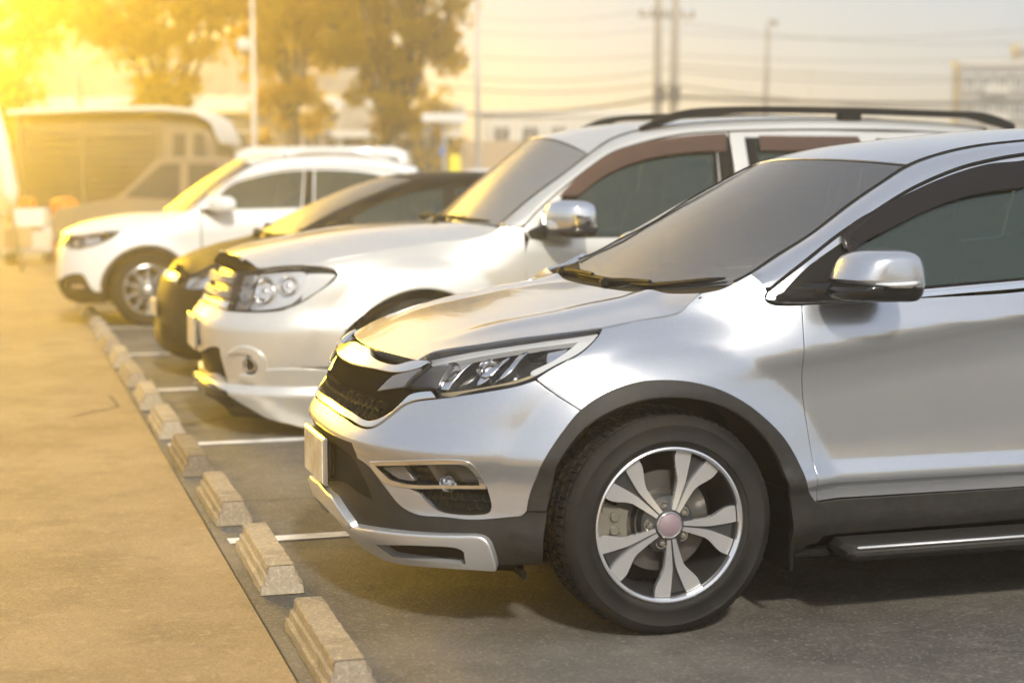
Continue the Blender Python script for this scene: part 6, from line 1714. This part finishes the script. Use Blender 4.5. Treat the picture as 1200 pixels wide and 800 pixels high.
def build_cross():
    D = CROSS_D; body = M['white']
    gask = [(1.80, 1.112), (1.93, 1.125), (2.02, 1.268), (2.16, 1.372), (2.41, 1.445), (2.67, 1.495), (2.95, 1.515), (3.4, 1.515), (3.8, 1.475), (4.05, 1.40)]
    hoodE = [(.05, .868), (.20, .868), (.38, .868), (.56, .872), (.75, .90), (.92, .925), (1.08, .93), (1.2, .95), (1.4, .985), (1.6, 1.02), (1.70, 1.06), (1.735, 1.095)]
    hoodE = hoodE[2:]
    hoodM = [(-.765,0,.868), (-.72,0,.905), (-.60,0,.965), (-.47,0,1.008), (-.10,0,1.072), (.10,0,1.085), (.20,0,1.088)]
    E1 = [(.405,-.75,1.10), (.66,-.70,1.29), (.90,-.66,1.45), (1.06,-.635,1.54), (1.28,-.615,1.600), (1.45,-.605,1.620), (1.95,-.59,1.632), (2.4,-.58,1.595), (2.75,-.56,1.52)]
    b, S, root, r, r2 = build_plain(CROSS, D, (1.32, 17.1, 0), 'white crossover at the far end of the row with black lower bumper', body, hoodM, hoodE, E1, gask,
        [(.24,0,1.09), (.45,0,1.25), (.75,0,1.46), (.97,0,1.60)], [(.98,0,1.605), (1.28,0,1.648), (1.6,0,1.665), (2.0,0,1.66), (2.4,0,1.62), (2.72,0,1.545)],
        ([(2.74,0,1.545), (2.95,0,1.35), (3.15,0,1.10)], [(2.75,-.56,1.52), (2.95,-.63,1.33), (3.12,-.72,1.10)]), ([(.17,0,1.078), (.26,0,1.09)], [(.385,-.80,1.085), (.42,-.75,1.10)]),
        None, None, (.36, .40), (2.70, .40), None, (1.86, 2.95, 3.9, 4.2), .3, None, None)
    xo = 1.35; belt = lambda u: 1.105 + (u-1.96)*.016
    L = D['lamp']; F = D['fog']
    r = arch_run(xo, .36, .425, 190, -12, 24); fl = arch_run(xo, .36, .372, 190, -14, 24)
    bot = .285
    # white bumper and fender in one skin down to the cladding line
    bp = [[(0, .74), (.18, .73), L[0][0]], [L[0][0], (.5796, .7369), (.7355, .7413)], [(.7355, .7413), (.8919, .7841)], [(.8919, .7841), (.95, .66)] , [(.95, .66)] + [p for p in arch_run(xo, .36, .425, 142, 182, 8)], [arch_run(xo, .36, .425, 182, 182, 2)[0], (.86, .34), (.835, .37)], [(.835, .37), (.7716, .4822), (.7418, .5059), (.5906, .5003), (.5136, .4804)], [(.5136, .4804), (.3, .43), (0, .42)], [(0, .42), (0, .74)]]
    panel('front_bumper', S, bp, body, root, mirror='join', h=.035, lip=.03)
    fd = [[L[0][-1], (1.0006, .8408), (.8919, .7841)], [(.8919, .7841), (.95, .66)], [(.95, .66)] + arch_run(xo, .36, .425, 142, -8, 22), [arch_run(xo, .36, .425, -8, -8, 2)[0], (1.87, .30)], [(1.87, .30), (1.855, .7), (1.85, 1.10)], [(1.85, 1.10), (1.75, 1.108)], [(1.75, 1.108), (1.715, 1.065), (1.6, 1.02), (1.4, .985), (1.2, .95), L[0][-1]]]
    panel('fender', S, fd, body, root, mirror='copy', h=.035, lip=.03)
    fo = arch_run(xo, .36, .425, 184, -10, 26)
    panel('wheel_arch_flare', S, [fo, [fo[-1], (fo[-1][0], .24)], [(fo[-1][0], .24), (fl[-1][0], .24)], fl[::-1], [fl[0], fo[0]]], M['clad'], root, off=.006, mirror='copy', h=.03, lip=.03)
    panel('bumper_cladding', S, [[(0, .42), (.3, .43), (.5136, .4804)], [(.5136, .4804), (.3614, .3472)], [(.3614, .3472), (.8278, .365)], [(.8278, .365), (.835, .37), (.86, .34), (.945, .345)], [(.945, .345), (.955, .235)], [(.955, .235), (.65, .215), (.35, .225), (0, .25)], [(0, .25), (0, .42)]], M['clad'], root, off=.004, mirror='join', h=.035, lip=.03)
    fg = panel('fog_lamp', S, F, M['gloss'], root, off=-.012, lip=0, gap=-.004, h=.03)
    kf = [panel('fog_reflector', S, [[(.60, .40), (.74, .405)], [(.74, .405), (.77, .37)], [(.77, .37), (.57, .36)], [(.57, .36), (.60, .40)]], M['reflector'], fg, off=.0, lip=.012, h=.02)]
    f2 = mirror_obj(fg)
    for k in kf: mirror_obj(k).parent = f2
    panel('grille', S, [[(0, .868), (.2, .866), (.36, .862)], [(.36, .862), (.3643, .7699)], [(.3643, .7699), (.18, .735), (0, .745)], [(0, .745), (0, .868)]], M['gloss'], root, off=-.01, lip=.02, mirror='join', h=.03)
    lamp = panel('headlight', S, L, M['black'], root, off=-.04, lip=0, gap=.002, h=.03)
    kids = [panel('reflector', S, D['lamp_in'], M['reflector'], lamp, off=-.02, lip=.02, gap=0, h=.03), panel('light_guide', S, [[(.40, .772), (.56, .748), (.73, .752)], [(.73, .752), (.78, .765)], [(.78, .765), (.57, .765), (.41, .785)], [(.41, .785), (.40, .772)]], M['lampwhite'], lamp, off=-.015, lip=.02, h=.02),
            panel('headlight_lens', S, L, M['lens'], lamp, off=.001, lip=0, gap=.002, h=.03)]
    for uu, zz in ((.60, .80), (.74, .83)):
        p = Vector(S(uu, zz)); n = Vector(surf_n(S, np.array([[uu, zz]]))[0]); q = n.to_track_quat('-Y', 'Z').to_matrix()
        t = MB(); t.lathe([(.045, -.004), (.040, .004), (.02, -.006), (0, -.01)], 20)
        mb = MB(); mb.add([q @ Vector(v) + p - n*.018 for v in t.V], t.F); kids.append(mb.build('projector_bowl', M['reflector'], lamp, sharp=30))
    l2 = mirror_obj(lamp)
    for k in kids: mirror_obj(k).parent = l2
    side_body(root, S, b, body, belt, 1.873, 2.92, 3.93, xo, 2.70, .425, .36, .30, cladz=.42)
    G = gask
    wf = D['win'][0]; W1 = [wf + [D['win'][1][0]], D['win'][1], D['win'][2]]
    W2 = [[(3.005, 1.492), (3.3, 1.488), (3.6, 1.455), (3.80, 1.40)], [(3.80, 1.40), (3.90, belt(3.9)+.03)], [(3.90, belt(3.9)+.03), (2.965, belt(2.97)+.012)], [(2.965, belt(2.97)+.012), (3.005, 1.492)]]
    panel('window_frame', S, [G[1:], [G[-1], (4.35, belt(4.3))], [(4.35, belt(4.3)), (1.86, 1.098)], [(1.86, 1.098), G[1]]], body, root, mirror='copy', h=.06, lip=.02, off=-.003, holes=[W1, W2])
    for w in (W1, W2): panel('side_window', S, w, M['tint'], root, mirror='copy', h=.08, lip=0, off=-.012, gap=-.004)
    panel('pillar_trim', S, [[(2.905, 1.495), (2.99, 1.495)], [(2.99, 1.495), (2.95, belt(2.95)+.01)], [(2.95, belt(2.95)+.01), (2.85, belt(2.85)+.01)], [(2.85, belt(2.85)+.01), (2.905, 1.495)]], M['black'], root, mirror='copy', h=.06, lip=.01, off=.001)
    A, Z = (1, 0, 0), (0, 0, 1)
    mo = blob_shape('door_mirror', [((.66,-.93,1.155),.06,.05,A,Z,2.6), ((.68,-.96,1.16),.11,.075,A,Z,2.8), ((.71,-1.03,1.165),.11,.08,A,Z,2.9), ((.75,-1.10,1.16),.07,.06,A,Z,2.7), ((.76,-1.12,1.155),.03,.03,A,Z,2.4)], body, root, 28)
    k3 = [blob_shape('mirror_stalk', [((.56,-.86,1.095),.06,.02,A,Z,3), ((.62,-.93,1.10),.06,.025,A,Z,3), ((.69,-1.0,1.105),.07,.02,A,Z,3)], M['gloss'], mo, 16)]
    m2 = mirror_obj(mo)
    for k in k3: mirror_obj(k).parent = m2
    for s in (-1, 1):
        mb = MB(); mb.tube(densify([(1.35, s*.62, 1.63), (1.5, s*.62, 1.665), (2.0, s*.61, 1.675), (2.4, s*.60, 1.64), (2.55, s*.59, 1.60)], 24), .016, 8); mb.build('roof_rail', M['satin'], root)
    for xx in (0, 2.70):
        make_wheel(root, (xx, -.895, .352), .355, .22, .232, 10, detail=False)
        make_wheel(root, (xx, .895, .352), .355, .22, .232, 10, far=True, detail=False)
    under(root, b, .24, 1.12, -.45, 3.2, [(0,.36,.40), (2.70,.36,.40)], .26, lambda x: .70 if x < -.30 else (.90 if x < .4 else 1.06))
    cabin(root, .70, (1.25, 2.1), .42, .72, 1.05)


def side_body(root, S, b, body, belt, ua, ub, uc, xo, wb, ra, cz, zs, cladz=None):
    """doors and rear quarter of a car seen from far: ua..ub front door, ub..uc rear door"""
    zc = cladz or zs
    panel('door', S, [[(ua-.015, belt(ua)), (ua, zc)], [(ua, zc), (ub+.02, zc)], [(ub+.02, zc), (ub, belt(ub))], [(ub, belt(ub)), (ua-.015, belt(ua))]], body, root, mirror='copy', h=.05, lip=.03)
    rr = xo + wb
    run = arch_run(rr, cz, ra, 168, 100, 10)
    panel('rear_door', S, [[(ub+.003, belt(ub)), (ub+.023, zc)], [(ub+.023, zc), (run[0][0]-.03, zc)], [(run[0][0]-.03, zc)] + run, [run[-1], (run[-1][0]+.02, belt(uc))], [(run[-1][0]+.02, belt(uc)), (ub+.003, belt(ub))]], body, root, mirror='copy', h=.05, lip=.03)
    run = arch_run(rr, cz, ra, 98, 0, 14)
    panel('rear_quarter', S, [[(run[0][0]+.02, belt(uc)), run[0]], run, [run[-1], (b.Uend, cz)], [(b.Uend, cz), (b.Uend, belt(ub))], [(b.Uend, belt(ub)), (run[0][0]+.02, belt(uc))]], body, root, mirror='copy', h=.06, lip=.03)
    if cladz:
        panel('door_sill_cladding', S, [[(ua, zc-.004), (ua, zs-.08)], [(ua, zs-.08), (rr-ra-.03, zs-.08)], [(rr-ra-.03, zs-.08), (rr-ra-.03, zc-.004)], [(rr-ra-.03, zc-.004), (ua, zc-.004)]], M['clad'], root, mirror='copy', off=.005, h=.05, lip=.03)


def build_sedan():
    D = SEDAN_D; body = M['darkpaint']; L = D['lamp']
    gask = [(1.64, 1.04), (1.78, 1.03), (1.9028, 1.098), (2.1344, 1.2292), (2.3998, 1.3259), (2.6635, 1.3748), (2.9198, 1.3931), (3.3, 1.385), (3.7, 1.32), (4.0, 1.22)]
    hoodE = [(.30, .795), (.45, .770), (.62, .755), (.70, .748), (.85, .815), (1.0, .855), (1.2, .895), (1.36, .925), (1.5, .965), (1.575, 1.005)]
    hoodM = [(-.585,0,.745), (-.545,0,.785), (-.47,0,.835), (-.28,0,.900), (-.11,0,.945), (.0,0,.968), (.05,0,.975)]
    E1 = [(.22,-.72,1.015), (.55,-.65,1.185), (.90,-.58,1.325), (1.175,-.535,1.410), (1.45,-.52,1.435), (1.8,-.515,1.442), (2.1,-.515,1.43), (2.5,-.53,1.36)]
    b, S, root, r, r2 = build_plain(SEDAN, D, (1.75, 12.5, 0), 'low dark grey sedan parked behind the large white SUV', body, hoodM, hoodE, E1, gask,
        [(.09,0,.985), (.45,0,1.19), (.80,0,1.345), (1.05,0,1.435)], [(1.06,0,1.438), (1.3,0,1.460), (1.6,0,1.470), (1.9,0,1.465), (2.2,0,1.44), (2.5,0,1.385)],
        ([(2.51,0,1.383), (2.75,0,1.25), (3.02,0,1.05)], [(2.5,-.53,1.36), (2.72,-.60,1.22), (2.98,-.70,1.03)]), ([(.03,0,.968), (.10,0,.985)], [(.20,-.765,.995), (.235,-.72,1.015)]),
        None, None, (.31, .36), (2.55, .36), None, (1.8, 2.8, 3.6, 4.0), .25, None, None)
    xo = 1.37; belt = lambda u: .985 + (u-1.9)*.02
    bp = [[(0, .70), (.3, .69), (.52, .675), L[0][0]], [L[0][0], (.8293, .645), (.9475, .6559), (1.0, .685)], [(1.0, .685), (1.0, .56)] , [(1.0, .56), (.96, .42), (.965, .31)], [(.965, .31), (.95, .14)], [(.95, .14), (.6577, .14), (.3, .18), (0, .22)], [(0, .22), (0, .70)]]
    panel('front_bumper', S, bp, body, root, mirror='join', h=.03, lip=.03, holes=[D['fog']])
    panel('fog_insert', S, D['fog'], M['black'], root, off=-.02, lip=0, gap=-.004, mirror='copy', h=.03)
    mb = MB()
    for k in range(4):
        z = .305 + k*.025
        for s in (1, -1):
            c = S(np.array([.60, .70]), np.array([z, z-.006]))
            mb.tube([(c[0][0]-.004, s*-c[0][1]*-1, c[0][2]), (c[1][0]-.004, s*-c[1][1]*-1, c[1][2])], .006, 6)
    mb.build('fog_louvre', M['darkpaint'], root, kind='stuff')
    panel('grille', S, [[(0, .745), (.3, .745), (.50, .735)], [(.50, .735), (.52, .68)], [(.52, .68), (.3, .695), (0, .705)], [(0, .705), (0, .745)]], M['chrome'], root, off=-.002, lip=.02, mirror='join', h=.03)
    lamp = panel('headlight', S, L, M['lampsilver'], root, off=-.04, lip=0, gap=.002, h=.03)
    kids = [panel('reflector', S, [[(.79, .66), (.78, .74), (.90, .79)], [(.90, .79), (.98, .69)], [(.98, .69), (.88, .655), (.79, .66)]], M['reflector'], lamp, off=-.02, lip=.02, h=.03), panel('headlight_lens', S, L, M['lens'], lamp, off=.001, lip=0, gap=.002, h=.03)]
    l2 = mirror_obj(lamp)
    for k in kids: mirror_obj(k).parent = l2
    r = arch_run(xo, .31, .355, 150, -8, 20)
    panel('fender', S, [[L[0][-1], (1.1605, .8083), (1.0519, .7153), (1.0, .685)], [(1.0, .685), (1.0, .56)], [(1.0, .56)] + r, [r[-1], (1.80, .22)], [(1.80, .22), (1.78, .6), (1.775, 1.005)], [(1.775, 1.005), (1.60, 1.02)], [(1.60, 1.02), (1.5, .967), (1.36, .927), L[0][-1]]], body, root, mirror='copy', h=.035, lip=.03)
    side_body(root, S, b, body, belt, 1.79, 2.75, 3.6, xo, 2.55, .36, .31, .22)
    G = gask
    W1 = [[(1.95, 1.02), (1.98, 1.10), (2.1344, 1.200), (2.3998, 1.297), (2.6635, 1.345), (2.72, 1.348)], [(2.72, 1.348), (2.68, belt(2.68)+.02)], [(2.68, belt(2.68)+.02), (1.95, 1.02)]]
    W2 = [[(2.82, 1.355), (3.0, 1.360), (3.3, 1.345), (3.6, 1.28)], [(3.6, 1.28), (3.72, belt(3.7)+.03)], [(3.72, belt(3.7)+.03), (2.78, belt(2.78)+.02)], [(2.78, belt(2.78)+.02), (2.82, 1.355)]]
    panel('window_frame', S, [G[1:], [G[-1], (4.25, belt(4.2))], [(4.25, belt(4.2)), (1.78, belt(1.78))], [(1.78, belt(1.78)), G[1]]], body, root, mirror='copy', h=.06, lip=.02, off=-.003, holes=[W1, W2])
    for w in (W1, W2): panel('side_window', S, w, M['tint'], root, mirror='copy', h=.08, lip=0, off=-.012, gap=-.004)
    lidM = [(3.0,0,1.05), (3.15,0,1.02), (3.25,0,.98)]; lidE = [(2.96,-.74,1.03), (3.08,-.70,1.0), (3.2,-.62,.96)]
    panel('boot_lid', Loft(lidM, lidE, 2, 2.2).P, HP, body, root, lip=.03, gap=0, h=.08)
    mb = MB(); mb.box((-.695, 0, .475), (.018, .36, .13), .005); pl = mb.build('license_plate', M['chrome'], root, sharp=30)
    mb = MB(); mb.box((-.705, 0, .475), (.004, .335, .11), .001); mb.build('plate_face', M['plate'], pl, sharp=30)
    A, Z = (1, 0, 0), (0, 0, 1)
    mo = blob_shape('door_mirror', [((.50,-.86,1.05),.05,.04,A,Z,2.6), ((.52,-.90,1.055),.09,.06,A,Z,2.8), ((.56,-.98,1.06),.08,.06,A,Z,2.9), ((.59,-1.02,1.055),.03,.03,A,Z,2.4)], body, root, 24)
    mirror_obj(mo)
    wn = (-.4, 0, .9)
    wiper(root, [(.12, -.05, .99), (.12, -.25, .99), (.17, -.5, 1.0), (.21, -.62, 1.008)], wn, [(.08, .05, .978), (.12, -.1, .99), (.14, -.3, .995)])
    wiper(root, [(.20, .58, 1.005), (.15, .40, .995), (.12, .2, .99), (.12, .02, .99)], wn, [(.17, .62, .99), (.15, .45, .992), (.12, .25, .992)])
    for xx in (0, 2.55):
        make_wheel(root, (xx, -.85, .305), .308, .19, .20, 7, detail=False)
        make_wheel(root, (xx, .85, .305), .308, .19, .20, 7, far=True, detail=False)
    under(root, b, .16, 1.02, -.38, 3.1, [(0,.31,.34), (2.55,.31,.34)], .2, lambda x: .56 if x < -.22 else (.82 if x < .2 else .94))
    cabin(root, .52, (1.0, 1.8), .3, .62, .96)


build_wagon()
build_sedan()
build_cross()
# ---------------------------------------------------------------- haze
HZ = bpy.data.materials.new('warm haze'); HZ.use_nodes = True
N = HZ.node_tree.nodes; L = HZ.node_tree.links; N.clear()
o_ = N.new('ShaderNodeOutputMaterial'); v_ = N.new('ShaderNodeVolumePrincipled')
v_.inputs['Color'].default_value = (1, .965, .885, 1); v_.inputs['Density'].default_value = .0075; v_.inputs['Anisotropy'].default_value = .905
L.new(v_.outputs[0], o_.inputs['Volume'])
b = MB(); b.box((0, 5, 5.35), (460, 460, 12.8)); hz = b.build('haze', HZ, smooth=False, kind='stuff')
